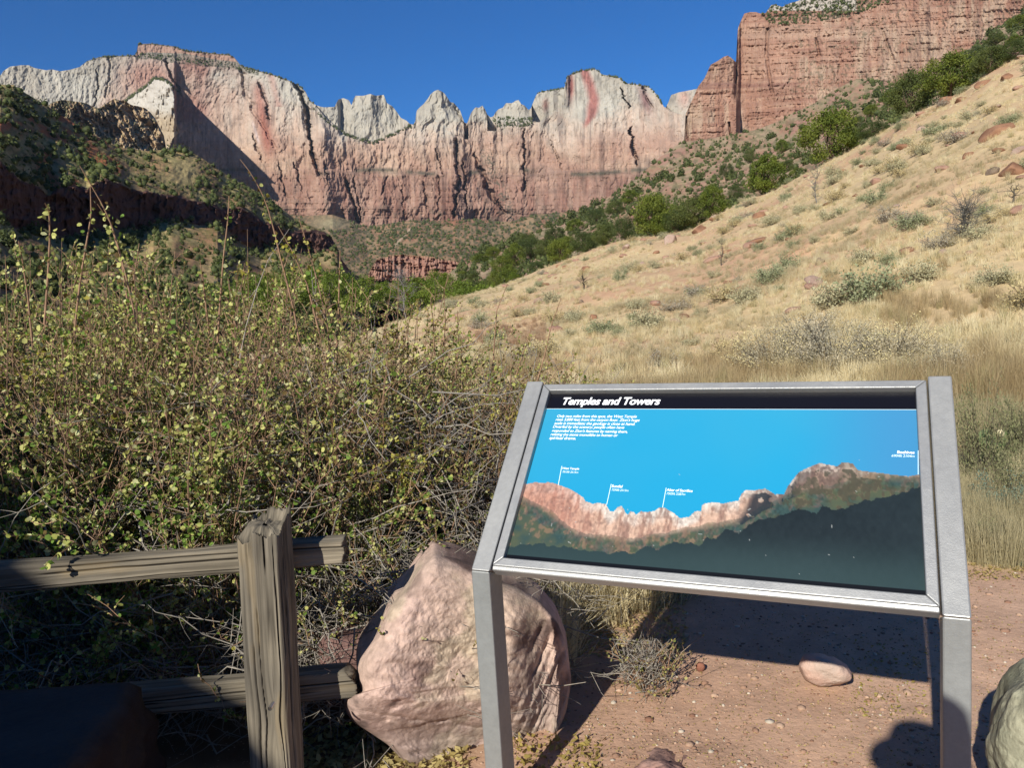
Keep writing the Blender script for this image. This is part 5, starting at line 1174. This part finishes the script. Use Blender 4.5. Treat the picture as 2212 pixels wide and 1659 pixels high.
# ---- grassy slope: shrubs, rocks, grass
def tuft(seed, n=46, h=.3, spread=.10, w=.0035, curve=.35, head=False):
    g = np.random.default_rng(seed); a = g.uniform(0, 6.28, n); L = h * g.uniform(.45, 1.1, n); lean = np.abs(g.normal(0, curve, n)); b0 = np.stack([np.cos(a) * spread * g.uniform(0, 1, n), np.sin(a) * spread * g.uniform(0, 1, n), -.02 + 0 * a], -1)
    d = np.stack([np.cos(a), np.sin(a)], -1); s = np.stack([-np.sin(a + g.normal(0, 1, n)), np.cos(a + g.normal(0, 1, n)), 0 * a], -1)
    V = []; 
    for k, (t, ww) in enumerate(((0, 1), (.55, .8), (1.0, 0.12))):
        c = b0.copy(); c[:, :2] += d * (L * lean * t ** 2)[:, None]; c[:, 2] += L * t * (1 - .25 * lean * t)
        V += [c - s * w * ww, c + s * w * ww]
    V = np.stack(V, 1); i = np.arange(n)[:, None] * 6
    F = np.concatenate([i + [0, 1, 3, 2], i + [2, 3, 5, 4]]); V = V.reshape(-1, 3)
    me = mesh('grass_tuft', V, F); me.materials.append(M_grassi); return me

def gn_scatter(name, protos, pts, scl, rot, idx, cols, label=None):
    """one object whose points carry many copies of the small meshes in protos"""
    coll = bpy.data.collections.new(name + '_kinds')
    for i, me in enumerate(protos):
        o = bpy.data.objects.new('%s_%c' % (name, 97 + i), me); coll.objects.link(o)
    me = bpy.data.meshes.new(name); n = len(pts); me.vertices.add(n); me.vertices.foreach_set('co', np.asarray(pts, np.float32).ravel())
    for nm, ty, arr, key in (('scl', 'FLOAT_VECTOR', scl, 'vector'), ('rot', 'FLOAT_VECTOR', rot, 'vector'), ('idx', 'INT', idx, 'value')):
        at = me.attributes.new(nm, ty, 'POINT'); at.data.foreach_set(key, np.asarray(arr, np.int32 if ty == 'INT' else np.float32).ravel())
    c4 = np.ones((n, 4), np.float32); c4[:, :3] = cols; ca = me.color_attributes.new('col', 'FLOAT_COLOR', 'POINT'); ca.data.foreach_set('color', c4.ravel())
    o = bpy.data.objects.new(name, me); COL.objects.link(o); o['kind'] = 'stuff'
    ng = bpy.data.node_groups.new(name, 'GeometryNodeTree'); ng.interface.new_socket('Geometry', in_out='INPUT', socket_type='NodeSocketGeometry'); ng.interface.new_socket('Geometry', in_out='OUTPUT', socket_type='NodeSocketGeometry')
    N = ng.nodes; L = ng.links; gi = N.new('NodeGroupInput'); go = N.new('NodeGroupOutput'); ip = N.new('GeometryNodeInstanceOnPoints'); ci = N.new('GeometryNodeCollectionInfo')
    ci.inputs['Collection'].default_value = coll; ci.inputs['Separate Children'].default_value = True; ci.inputs['Reset Children'].default_value = True; ip.inputs['Pick Instance'].default_value = True
    def na(nm, ty):
        q = N.new('GeometryNodeInputNamedAttribute'); q.data_type = ty; q.inputs['Name'].default_value = nm; return q.outputs['Attribute']
    L.new(gi.outputs[0], ip.inputs['Points']); L.new(ci.outputs[0], ip.inputs['Instance']); L.new(na('idx', 'INT'), ip.inputs['Instance Index']); L.new(na('scl', 'FLOAT_VECTOR'), ip.inputs['Scale']); L.new(na('rot', 'FLOAT_VECTOR'), ip.inputs['Rotation']); L.new(ip.outputs[0], go.inputs[0])
    md = o.modifiers.new('scatter', 'NODES'); md.node_group = ng
    return o

def grass():
    protos = [tuft(901, 60, .34, .11, .0032, .4), tuft(902, 50, .28, .13, .0030, .6), tuft(903, 70, .40, .09, .0028, .3), tuft(904, 60, .24, .16, .0034, .7), tuft(905, 60, .5, .10, .0022, .28)]
    g = np.random.default_rng(900); n = 52000
    az = g.uniform(-.28, .70, n); r = 3.0 * (72 / 3.0) ** (g.uniform(0, 1, n) ** .72)
    x = np.sin(az) * r; y = np.cos(az) * r; rr = np.interp(az, _raz, _rr)
    bare = fbm(x / 2.6, y / 2.6, o=4, s=911); dm = dirtmask(x, y)
    ok = (r < rr + 1) & (dm < .35 * g.uniform(0, 1, n)) & (bare + .28 + .5 * (r < 9) > g.uniform(-.35, .35, n))
    ok &= ~((r < 4.6) & (az < -.12)); ok &= (g.uniform(0, 1, n) < np.where(r > 10, .36 + 1.5 * np.clip(fbm(x / 1.3, y / 1.3, o=3, s=917) + .15, 0, 1), 1))
    x, y, r, az, bare = x[ok], y[ok], r[ok], az[ok], bare[ok]; n = len(x); z = ground_z(x, y)
    X_, Y_ = proj(np.stack([x, y, z], -1))
    brown = fbm(x / 1.5, y / 1.1, o=3, s=912) + .42 * np.exp(-((Y_ - 790) / 60) ** 2) * (X_ < 1650) + .5 * ((X_ > 1900) & (Y_ > 640)) - .38 * ss(9, 16, r)
    isb = brown > .22
    c = lerp(S(222, 206, 162, .9), S(236, 226, 190, .94), g.uniform(0, 1, n)); c = lerp(c, S(206, 180, 126, .85), g.uniform(0, 1, n) * .45)
    c = lerp(c, lerp(S(190, 166, 122, .8), S(168, 144, 104, .76), g.uniform(0, 1, n)), isb * (.6 + .35 * g.uniform(0, 1, n)))
    c = lerp(c, S(176, 170, 118, .75), (g.uniform(0, 1, n) < .10) * .7)
    c = lerp(c, S(176, 160, 126, .8), np.clip(ss(.0, .35, fbm(x / 3.5, y / 3.5, o=4, s=919)) * ss(9, 13, r), 0, 1) * .6)
    c = lerp(c, S(190, 184, 146, .8), ((az > .44) & (r < 8)) * .6)
    red = (r > 11) & (r < 22) & (X_ < 1180) & (Y_ > 690) & (Y_ < 745); c = lerp(c, S(176, 124, 104, .7), red * .6)
    s = g.uniform(.55, 1.1, n) * np.interp(r, [3, 6, 9, 13, 30, 60], [.8, .95, .85, .5, .5, .65]); s = s * np.where(isb & (r < 12), .9, 1) * np.where((az > .45) & (r < 8), .62, 1)
    fat = np.interp(r, [3, 8, 20, 60], [1.0, 1.25, 2.0, 3.2])
    idx = np.where(isb & (r < 14), 4, g.integers(0, 4, n))
    gn_scatter('dry_grass', protos, np.stack([x, y, z], -1), np.stack([s * fat ** .5, s * fat ** .5, s], -1), np.stack([g.normal(0, .08, n), g.normal(0, .08, n), g.uniform(0, 6.28, n)], -1), idx, c)
grass()

def shrub_mesh(seed, nl=900, ls=.042, c1=S(176, 172, 134, .8), c2=S(206, 198, 158, .84), tw=S(120, 110, 96, .55), flat=.62, up=.6, tmpl=LEAF_Q, heads=None):
    nl = int(nl * 2.0) if nl < 2000 else nl
    g = np.random.default_rng(seed); N = 60; K = 5; t = np.linspace(0, 1, K); a = g.uniform(0, 6.28, N); e = g.uniform(0, 1, N); d = np.stack([np.cos(a) * (1 - .5 * e ** 2) * .5, np.sin(a) * (1 - .5 * e ** 2) * .5, flat * (.25 + .75 * e)], -1) * g.uniform(.75, 1.05, (N, 1))
    pts = d[:, None] * t[None, :, None] ** np.array([1, 1, .85]) + np.cumsum(g.normal(0, .012, (N, K, 3)), 1) * (t > 0)[None, :, None]
    v, f, c = tubes(pts, .0045 * (1 - .7 * t)[None] * np.ones((N, 1)), 3, cols=np.tile(tw, (N, 1)))
    st = mesh('stems', v, f, c); st.materials.append(M_bark)
    ci = g.integers(0, N, nl); tt = g.uniform(.35, 1, nl); ff = tt * (K - 1); i = np.minimum(ff.astype(int), K - 2); q = pts[ci, i] + (pts[ci, i + 1] - pts[ci, i]) * (ff - i)[:, None] + g.normal(0, .045, (nl, 3)) * (1.3 - .5 * tt)[:, None]; q[:, 2] = np.maximum(q[:, 2], .01)
    col = lerp(c1, c2, g.uniform(0, 1, nl))
    if heads is not None: col = lerp(col, heads, ((tt > .85) & (g.uniform(0, 1, nl) < .8)) * 1.0)
    global rng
    k = rng; rng = g; v, f, c = leaves(q, ls * g.uniform(.6, 1.3, nl), col, tmpl, dirs=np.array([[0, 0, 1.]]) + g.normal(0, .5, (nl, 3)), dw=up); rng = k
    lm = mesh('foliage', v, f, c); lm.materials.append(M_bush)
    return st, lm
def shrub_proto(name, seed, **k):
    st, lm = shrub_mesh(seed, **k); o = thing(name, 'shrub', 'shrub', (0, 0, -500)); link('stems', st, None, o, kind='stuff'); link('foliage', lm, None, o, kind='stuff'); return o
SAGE = [shrub_proto('sagebrush', 1000 + i, nl=700) for i in range(3)] + [shrub_proto('sagebrush', 1005, c1=S(150, 160, 118, .74), c2=S(182, 184, 142, .78)), shrub_proto('sagebrush', 1006, nl=420, c1=S(166, 158, 138, .74), c2=S(190, 180, 158, .76)), shrub_proto('sagebrush', 1007, nl=500, c1=S(190, 172, 124, .8), c2=S(214, 196, 146, .84))]
named = [(1880, 655, 150, 70, 3, 'widest grey green sagebrush across the lower right slope'), (1800, 668, 110, 60, 0, 'pale grey green sagebrush left of the widest one'), (1700, 590, 62, 40, 3, 'rounded sagebrush in the centre of the slope'), (1505, 645, 70, 30, 4, 'grey sagebrush above the long brown grass patch'),
         (1560, 652, 90, 36, 5, 'straw coloured rounded brush left of the centre sagebrush'), (1298, 722, 80, 30, 3, 'low green sagebrush on the flat behind the panel corner'), (1375, 712, 44, 20, 3, 'small dark green brush right of the low green one'), (2128, 468, 42, 24, 3, 'small rounded green brush beside the dead spiky shrub'),
         (1990, 610, 90, 44, 0, 'pale sagebrush on the slope above the widest one'), (1920, 480, 60, 34, 4, 'grey brush left of the dead spiky shrub'), (2150, 620, 80, 40, 0, 'pale brush at the right of the slope'), (1460, 675, 90, 26, 4, 'low grey brush left of the straw coloured one')]
for x, y, wpx, hpx, k, lab in named:
    p = hit(x, y)[0]; r = math.hypot(p[0], p[1]); place(SAGE[k], p - [0, 0, .03], random.uniform(0, 6), (wpx / FP * r * 1.0, wpx / FP * r * 1.0, hpx / FP * r / .55), lab)
g = np.random.default_rng(1010); n = 0
SG = 'sagebrush dotted over the grassy slope'
az = g.uniform(-.12, .66, 1300); r = 8 * (62 / 8.) ** (g.uniform(0, 1, 1300) ** .62); x = np.sin(az) * r; y = np.cos(az) * r; ok = (r < np.interp(az, _raz, _rr) - .3) & (fbm(x / 4, y / 4, o=2, s=1011) > -.25); z = ground_z(x, y)
for i in np.where(ok)[0][:270]:
    s = g.uniform(.28, .8) * (1 + .35 * (r[i] > 30)); place(SAGE[g.integers(6)], (x[i], y[i], z[i] - .03), g.uniform(0, 6), (s, s, s * g.uniform(.7, 1.0)), 'low grey green sagebrush among the dry grass of the slope', SG)

RAB = [shrub_proto('rabbitbrush', 1020, nl=6500, ls=.018, c1=S(186, 176, 146, .7), c2=S(210, 198, 166, .76), heads=S(232, 216, 160, .85), flat=.85, up=1.2), shrub_proto('rabbitbrush', 1021, nl=6000, ls=.017, c1=S(176, 170, 146, .68), c2=S(200, 190, 164, .74), heads=S(214, 200, 168, .8), flat=.8, up=1.2)]
for x, y, wpx, hpx, k, lab in [(1668, 818, 190, 105, 0, 'rabbitbrush with cream seed heads just above the middle of the panel'), (1800, 812, 220, 120, 1, 'grey rabbitbrush behind the panel, between two cream headed ones'), (1930, 800, 210, 100, 0, 'rabbitbrush with yellow cream heads behind the right part of the panel'), (2040, 830, 150, 90, 1, 'grey rabbitbrush beside the top right corner of the panel'),
                               (1740, 760, 200, 80, 1, 'pale grey rabbitbrush farther back behind the panel')]:
    p = hit(x, y)[0]; rr_ = math.hypot(p[0], p[1]); place(RAB[k], p - [0, 0, .04], random.uniform(0, 6), (wpx / FP * rr_,) * 2 + (hpx / FP * rr_ / .72,), lab)
WD = [shrub_proto('weed_clump', 1030, nl=1900, ls=.022, c1=S(140, 146, 100, .6), c2=S(170, 166, 124, .62), up=1.6, flat=.9), shrub_proto('weed_clump', 1031, nl=1500, ls=.026, c1=S(120, 144, 126, .58), c2=S(150, 166, 142, .6), up=1.0, flat=.7), shrub_proto('weed_clump', 1032, nl=900, ls=.02, c1=S(190, 172, 120, .74), c2=S(216, 200, 148, .8), up=.8, flat=.6)]
for x, y, wpx, hpx, k, lab in [(2125, 1060, 130, 200, 0, 'tall olive weed clump right of the upper right leg rail'), (2165, 1130, 150, 110, 1, 'blue green weed clump at the right edge above the dirt'), (2210, 1000, 120, 130, 0, 'olive weed clump at the right edge behind the cactus'), (2120, 1195, 110, 80, 0, 'low weed clump where the dirt begins at the right'), (2200, 1205, 110, 70, 1, 'low grey green weeds at the right edge of the dirt'), (2205, 1110, 110, 130, 0, 'olive weed clump at the right edge above the blue green one'),
                               (1180, 1300, 120, 50, 2, 'dry weeds between the boulder and the bottom rail of the panel'), (1300, 1320, 120, 50, 2, 'dry yellow weeds below the lower left of the panel'), (1400, 1326, 90, 46, 2, 'dry weeds at the left edge of the panel shadow')]:
    p = hit(x, y)[0]; rr_ = math.hypot(p[0], p[1]); place(WD[k], p - [0, 0, .03], random.uniform(0, 6), (wpx / FP * rr_,) * 2 + (hpx / FP * rr_ / .75,), lab)

# rocks lying on the slope (x, y of the foot, width, height in view units)
srk = [(1512, 500, 62, 30, 'brown flat topped boulder on the rim below the juniper clump', 0), (1450, 525, 44, 34, 'pale slanted rock at the foot of the rim clump', 1), (1221, 578, 24, 14, 'dark boulder under the low rim juniper', 0), (1204, 577, 14, 14, 'small orange boulder left of the dark one under the juniper', 0),
       (1278, 592, 15, 15, 'upright brown boulder below the rim on the left slope', 0), (1281, 694, 30, 26, 'reddish brown boulder standing in the grass left of centre', 0), (1257, 655, 20, 14, 'dark grey boulder up left of the reddish one', 2), (2045, 224, 44, 34, 'dark overhanging boulder beside the highest rim juniper', 0), (2078, 218, 38, 18, 'flat brown boulder right of the overhanging one', 0),
       (2130, 180, 46, 18, 'long tan boulder near the top right rim', 0), (2178, 172, 40, 24, 'pointed brown boulder near the top right corner', 0), (2160, 290, 84, 36, 'large brown boulder with a dark hollow on the upper right slope', 0), (2196, 376, 80, 50, 'large orange brown boulder cut by the right edge', 0), (2148, 376, 34, 22, 'dark boulder left of the large orange brown one', 2),
       (1640, 524, 76, 20, 'long flat red slab in the middle of the upper slope', 0), (1640, 470, 40, 26, 'brown rock high on the slope under the upright juniper', 0), (1962, 547, 56, 26, 'dark red rock low on the right slope', 0), (1545, 560, 66, 18, 'flat pink slab beside the small dead shrub', 3), (1775, 570, 44, 22, 'grey red tilted slab in the middle right of the slope', 2),
       (1700, 452, 22, 14, 'orange stone high on the slope', 3), (2038, 548, 24, 12, 'white stone below the dead spiky shrub', 1), (2095, 552, 22, 14, 'pale orange stone right of the white one', 3), (1850, 425, 26, 10, 'brown stone left of the upper brush', 0), (2094, 338, 28, 18, 'round brown stone left of the large edge boulder', 0), (2020, 350, 24, 12, 'flat brown stone in the upper right grass', 0), (1416, 548, 26, 12, 'reddish flat stone under the rim clump', 0), (1346, 556, 26, 12, 'reddish stone left of the rim clump', 3)]
def stone(seed, sub=ICO3):
    v, f = sub; v = v.copy(); a = np.random.default_rng(seed)
    for _ in range(9):
        n_ = a.normal(size=3); n_ /= np.linalg.norm(n_); dd = a.uniform(.5, .85); k = v @ n_; v = v - np.maximum(k - dd, 0)[:, None] * n_
    v = v * (1 + .07 * fbm(v[:, 0] * 2.5, v[:, 1] * 2.5, v[:, 2] * 2.5, o=3, s=seed))[:, None]; return v, f
stones = []
for i, (c1, c2) in enumerate([(S(190, 144, 112, .58), S(150, 110, 86, .54)), (S(204, 176, 156, .62), S(180, 150, 132, .6)), (S(180, 156, 130, .58), S(130, 112, 96, .55)), (S(200, 160, 136, .6), S(172, 132, 112, .56))]):
    vs = []
    for s in range(2):
        v, f = stone(1100 + i * 3 + s, ICO3); n_ = fbm(v[:, 0] * 1.6, v[:, 1] * 1.6, v[:, 2] * 1.6, o=3, s=s + i); me = mesh('boulder', v, f, lerp(c1, c2, np.clip(.4 + n_, 0, 1)), smooth=False); me.materials.append(M_rock); vs.append(me)
    stones.append(vs)
for i, (x, y, wpx, hpx, lab, k) in enumerate(srk):
    q = hit(x, y)[0]; r = math.hypot(q[0], q[1]); ww = wpx / FP * r * .68; hh = hpx / FP * r * .62
    o = link('boulder', stones[k][i % 2], None, loc=q + [0, ww * .2, hh * .12]); o.scale = (ww * .55, ww * .5, hh * .75); o.rotation_euler = (random.uniform(-.2, .2), -.32 if x > 1350 else -.1, random.uniform(-.4, .4)); tag(o, lab, 'boulder')
g = np.random.default_rng(1120); az = g.uniform(0.0, .64, 400); r = 9 * (60 / 9.) ** (g.uniform(0, 1, 400) ** .6); x = np.sin(az) * r; y = np.cos(az) * r; ok = (r < np.interp(az, _raz, _rr) - .3)
for i in np.where(ok)[0][:110]:
    s = g.uniform(.05, .17) * (1 + r[i] / 50); o = link('stone', stones[g.choice([0, 1, 3, 3])][i % 2], None, loc=(x[i], y[i], float(ground_z(x[i], y[i])) + s * .1)); o.scale = (s * g.uniform(.8, 1.5), s, s * g.uniform(.35, .7)); o.rotation_euler = (0, -.25, g.uniform(0, 6)); tag(o, 'small reddish or pale stone lying in the grass of the slope', 'stone', 'small stones scattered on the grassy slope')

# prickly pear at the right edge
def cactus():
    b = hit(2150, 1010)[0]; t = thing('prickly_pear', 'prickly pear cactus pads in the weeds at the right edge', 'cactus', b); g = np.random.default_rng(3)
    V0, F0 = ICO3; M = mat('cactus_skin', base=S(118, 138, 88, .6), rough=.6, nscale=30, namt=.1)
    for (dx, dz, s, a, ry) in ((0, .10, .10, .3, .1), (-.07, .22, .085, -.2, -.35), (.09, .2, .08, .7, .5), (.15, .08, .08, 1.2, .9), (-.12, .07, .075, 1.0, -.8)):
        v = V0 * [s * .75, s * .16, s]; me = mesh('pad', v, F0, smooth=True); o = link('pad', me, M, t, loc=(dx, g.uniform(-.03, .03), dz)); o.rotation_euler = (0, ry, a)
    q = hit(2155, 985)[0] + [0, 0, .26]
    me = mesh('bloom', V0 * [.028, .02, .03], F0, smooth=True); link('bloom', me, mat('cream_bloom', base=S(240, 226, 180, .7)), t, loc=(.0, -.06, .27))
cactus()

# ---- litter, gravel and fallen leaves near the viewer
def litter():
    g = np.random.default_rng(1200); parts = []
    n = 5200; px = g.uniform(560, 2260, n); py = g.uniform(1180, 1720, n) ; p = hit(px, py, 1.6, 6, 160); ok = dirtmask(p[:, 0], p[:, 1]) > .3; p = p[ok]
    s = g.lognormal(-5.75, .6, len(p)); v0, f0 = ICO1; c = lerp(S(206, 174, 148, .7), S(160, 120, 98, .6), g.uniform(0, 1, len(p))); c = lerp(c, S(214, 200, 180, .66), (g.uniform(0, 1, len(p)) < .16) * 1.0)
    V = (v0[None] * s[:, None, None] * np.stack([g.uniform(.7, 1.4, len(p)), g.uniform(.7, 1.4, len(p)), g.uniform(.4, .8, len(p))], -1)[:, None] + p[:, None] + [0, 0, .001]).reshape(-1, 3)
    F = (f0[None] + (np.arange(len(p)) * len(v0))[:, None, None]).reshape(-1, 3)
    link('gravel', mesh('gravel', V, F, np.repeat(c, len(v0), 0)), M_rock, kind='stuff')
    # straw bits and fallen leaves
    L = []; Cc = []; D = []; Sz = []
    for (x0, x1, y0, y1, k, sz, cc) in ((1180, 2260, 1230, 1700, 6500, .007, S(216, 196, 134, .62)), (1120, 1480, 1240, 1420, 2600, .020, S(214, 196, 140, .7)), (640, 1010, 1570, 1700, 1500, .024, S(220, 202, 140, .7)), (1100, 1300, 1600, 1690, 300, .02, S(206, 186, 110, .62)), (1840, 2000, 1400, 1560, 260, .012, S(200, 186, 110, .6)), (2090, 2260, 1180, 1260, 700, .016, S(206, 186, 124, .62))):
        p = hit(g.uniform(x0, x1, k), g.uniform(y0, y1, k), 1.6, 6, 160); L.append(p + [0, 0, .004] + np.stack([0 * p[:, 0], 0 * p[:, 0], np.abs(g.normal(0, sz * .35, k))], -1)); Sz.append(sz * g.uniform(.4, 1.3, k)); Cc.append(lerp(cc, cc * np.array([.7, .66, .5]), g.uniform(0, 1, k))); D.append(np.stack([g.normal(size=k), g.normal(size=k), g.normal(0, .25, k)], -1))
    global rng
    k = rng; rng = g; v, f, c = leaves(np.concatenate(L), np.concatenate(Sz), np.concatenate(Cc), LEAF_Q, dirs=np.concatenate(D), dw=2.2); rng = k
    link('leaf_litter', mesh('leaf_litter', v, f, c), M_foli, kind='stuff')
litter()
rock('pebble', 'small white chip on the dirt between the panel legs', 'pebble', [(1428, 1545), (1430, 1536), (1440, 1533), (1450, 1537), (1450, 1543), (1440, 1548)], 2.83, .012, amp=.001, freq=30, col=S(236, 236, 236, .8), seed=1300, K=24, Mr=8)
# ------------------------------------------------------------------ behind the viewer: what throws the shade at the lower left and lower right
def building():  # unseen building added, roof line shaped to cast the lower left shade
    b = np.array([-6.6, -6.0, 0.0]); t = thing('shade_building', 'unseen gabled building added behind the viewer to shade the lower left', 'building', b)
    def pr(name, prof, y0, y1, m_):
        prof = [(x + .12, z - .03) for x, z in prof]
        n = len(prof); V = [(x - b[0], y0 - b[1], z) for x, z in prof] + [(x - b[0], y1 - b[1], z) for x, z in prof]
        F = [tuple(range(n)), tuple(range(2 * n - 1, n - 1, -1))] + [(i, n + i, n + (i + 1) % n, (i + 1) % n) for i in range(n)]
        return bevelled(name, V, F, m_, t, 0)
    Mw = mat('sandstone_blocks', base=S(170, 124, 100, .7), rough=.9, nscale=2, namt=.3, bump=.02, bscale=4)
    pr('wall', [(-9.5, -.2), (-3.64, -.2), (-3.64, 3.85), (-3.97, 4.03), (-6.6, 6.42), (-9.2, 4.03), (-9.5, 3.85)], -9.0, -3.12, Mw)
    pr('roof', [(-3.60, 3.98), (-3.95, 4.155), (-6.6, 6.57), (-9.25, 4.155), (-9.6, 3.98), (-9.6, 3.87), (-9.22, 4.04), (-6.6, 6.43), (-3.96, 4.04), (-3.60, 3.87)], -9.3, -3.0, mat('roof_shingles', base=S(110, 84, 70, .7), rough=.9, nscale=5, namt=.3))
    for x in (-8.6, -5.0):
        V0 = [(x - .5 - b[0], -3.10 - b[1], 1.0), (x + .5 - b[0], -3.10 - b[1], 1.0), (x + .5 - b[0], -3.10 - b[1], 2.2), (x - .5 - b[0], -3.10 - b[1], 2.2)]
        V1 = [(a, c + .04, d) for a, c, d in V0]; F = [(0, 1, 2, 3), (7, 6, 5, 4), (0, 4, 5, 1), (1, 5, 6, 2), (2, 6, 7, 3), (3, 7, 4, 0)]
        bevelled('window', V0 + V1, F, mat('window_glass', base=(.04, .05, .06), rough=.1), t, 0)
building()

def person():
    x0, y0 = -.14, -.38
    base = np.array([x0, y0, 0.0]); t = thing('person', 'standing person in a brimmed hat holding up a camera with both hands', 'person', base); t.scale = (1.02, 1.0, 1.04)
    J = {'pel': (0, 0, .98, .15), 'bel': (0, .0, 1.12, .135), 'che': (0, .0, 1.36, .155), 'nec': (0, .02, 1.52, .058), 'hea': (0, .07, 1.64, .088), 'top': (0, .07, 1.76, .07)}
    E = [('pel', 'bel'), ('bel', 'che'), ('che', 'nec'), ('nec', 'hea'), ('hea', 'top')]
    for s, n in ((-1, 'l'), (1, 'r')):
        J.update({n + 'hip': (s * .10, 0, .90, .098), n + 'kne': (s * .12, .02, .50, .066), n + 'ank': (s * .13, -.01, .09, .045), n + 'toe': (s * .15, .16, .035, .036),
                  n + 'sho': (s * .18, .0, 1.44, .065), n + 'elb': (s * .36, .10, 1.34, .046), n + 'wri': (s * .10 + .06, .26, 1.42, .030), n + 'pal': (s * .075 + .08, .29, 1.44, .034)})
        E += [('pel', n + 'hip'), (n + 'hip', n + 'kne'), (n + 'kne', n + 'ank'), (n + 'ank', n + 'toe'), ('che', n + 'sho'), (n + 'sho', n + 'elb'), (n + 'elb', n + 'wri'), (n + 'wri', n + 'pal')]
        for k in range(5):
            a = n + 'f%da' % k; b = n + 'f%db' % k; zz = 1.46 - .018 * k if k < 4 else 1.43; L = (.05, .056, .052, .042, .04)[k]
            J[a] = (s * .062 + .08 + (0 if k < 4 else -s * .01), .315 if k < 4 else .30, zz, .0095); J[b] = (s * .062 + .08 - s * L * .7, .325 if k < 4 else .30, zz - .004 + (0 if k < 4 else -.02), .0085); E += [(n + 'pal', a), (a, b)]
    names = list(J); me = bpy.data.meshes.new('body'); me.from_pydata([J[n][:3] for n in names], [(names.index(a), names.index(b)) for a, b in E], [])
    o = bpy.data.objects.new('body', me); COL.objects.link(o); sk = o.modifiers.new('skin', 'SKIN'); sk.use_smooth_shade = True
    for i, n in enumerate(names): me.skin_vertices[0].data[i].radius = (J[n][3],) * 2; me.skin_vertices[0].data[i].use_root = (n == 'pel')
    o.modifiers.new('sub', 'SUBSURF').levels = 2; o.modifiers['sub'].render_levels = 2
    bpy.context.view_layer.update(); m2 = bpy.data.meshes.new_from_object(o.evaluated_get(bpy.context.evaluated_depsgraph_get())); bpy.data.objects.remove(o)
    v = np.empty(len(m2.vertices) * 3, np.float32); m2.vertices.foreach_get('co', v); v = v.reshape(-1, 3)
    c = np.where((v[:, 2:3] < .98), S(70, 76, 92, .6), S(120, 60, 52, .6)); skin = (v[:, 2] > 1.53) | ((v[:, 1] > .25) & (v[:, 2] > 1.3)); c = np.where(skin[:, None], S(206, 160, 134, .7), c); c = np.where((v[:, 2:3] < .10), S(60, 50, 44, .6), c)
    ca = m2.color_attributes.new('col', 'FLOAT_COLOR', 'POINT'); c4 = np.ones((len(v), 4), np.float32); c4[:, :3] = c; ca.data.foreach_set('color', c4.ravel()); m2.materials.clear()
    link('body', m2, mat('skin_and_cloth', attr=True, rough=.8), t)
    # hat: crown and wide brim as one turned shape
    pr = [(0, .125), (.05, .123), (.088, .105), (.098, .06), (.103, .012), (.12, .002), (.142, .006), (.146, .0), (.12, -.006), (.10, -.004), (.09, .03), (0, .09)]
    a = np.linspace(0, 2 * np.pi, 32, endpoint=False); V = np.array([[(np.cos(q) * r_, np.sin(q) * r_ * 1.1 + .065, 1.735 + z_) for r_, z_ in pr] for q in a]).reshape(-1, 3)
    link('hat', mesh('hat', V, grid_faces(32, len(pr), wrap=True), smooth=True), mat('hat_felt', base=S(150, 130, 96, .7)), t)
    k = thing('camera_body', 'small compact camera held up in both hands', 'camera', (-.0, -.065, 1.475)); Mc = mat('camera_plastic', base=(.05, .05, .055), rough=.4)
    bevelled('casing', [(a_, b_, c_) for a_ in (-.05, .05) for b_ in (-.012, .012) for c_ in (0, .06)], [(0, 1, 3, 2), (4, 6, 7, 5), (0, 4, 5, 1), (2, 3, 7, 6), (0, 2, 6, 4), (1, 5, 7, 3)], Mc, k, .004)
    v, f, _ = tubes(np.array([[[0, .012, .03], [0, .024, .03]]]), .017, 16); link('lens', mesh('lens', v, f), Mc, k)
person()

# ------------------------------------------------------------------ air
def haze():
    me = bpy.data.meshes.new('haze'); x, y0, y1, z0, z1 = 15000, -15000, 15000, -420, 1560
    V = [(sx * x, yy, zz) for sx in (-1, 1) for yy in (y0, y1) for zz in (z0, z1)]; me.from_pydata(V, [], [(0, 1, 3, 2), (4, 6, 7, 5), (0, 4, 5, 1), (2, 3, 7, 6), (0, 2, 6, 4), (1, 5, 7, 3)])
    M = bpy.data.materials.new('air'); M.use_nodes = True; N = M.node_tree.nodes; N.remove(N['Principled BSDF']); pv = N.new('ShaderNodeVolumePrincipled')
    pv.inputs['Density'].default_value = 1.4e-5; pv.inputs['Color'].default_value = (.66, .80, 1, 1); pv.inputs['Anisotropy'].default_value = 0; M.node_tree.links.new(pv.outputs[0], N['Material Output'].inputs['Volume'])
    link('haze', me, M, kind='stuff')
haze()
sc.cycles.volume_bounces = 0; sc.cycles.volume_step_rate = 10
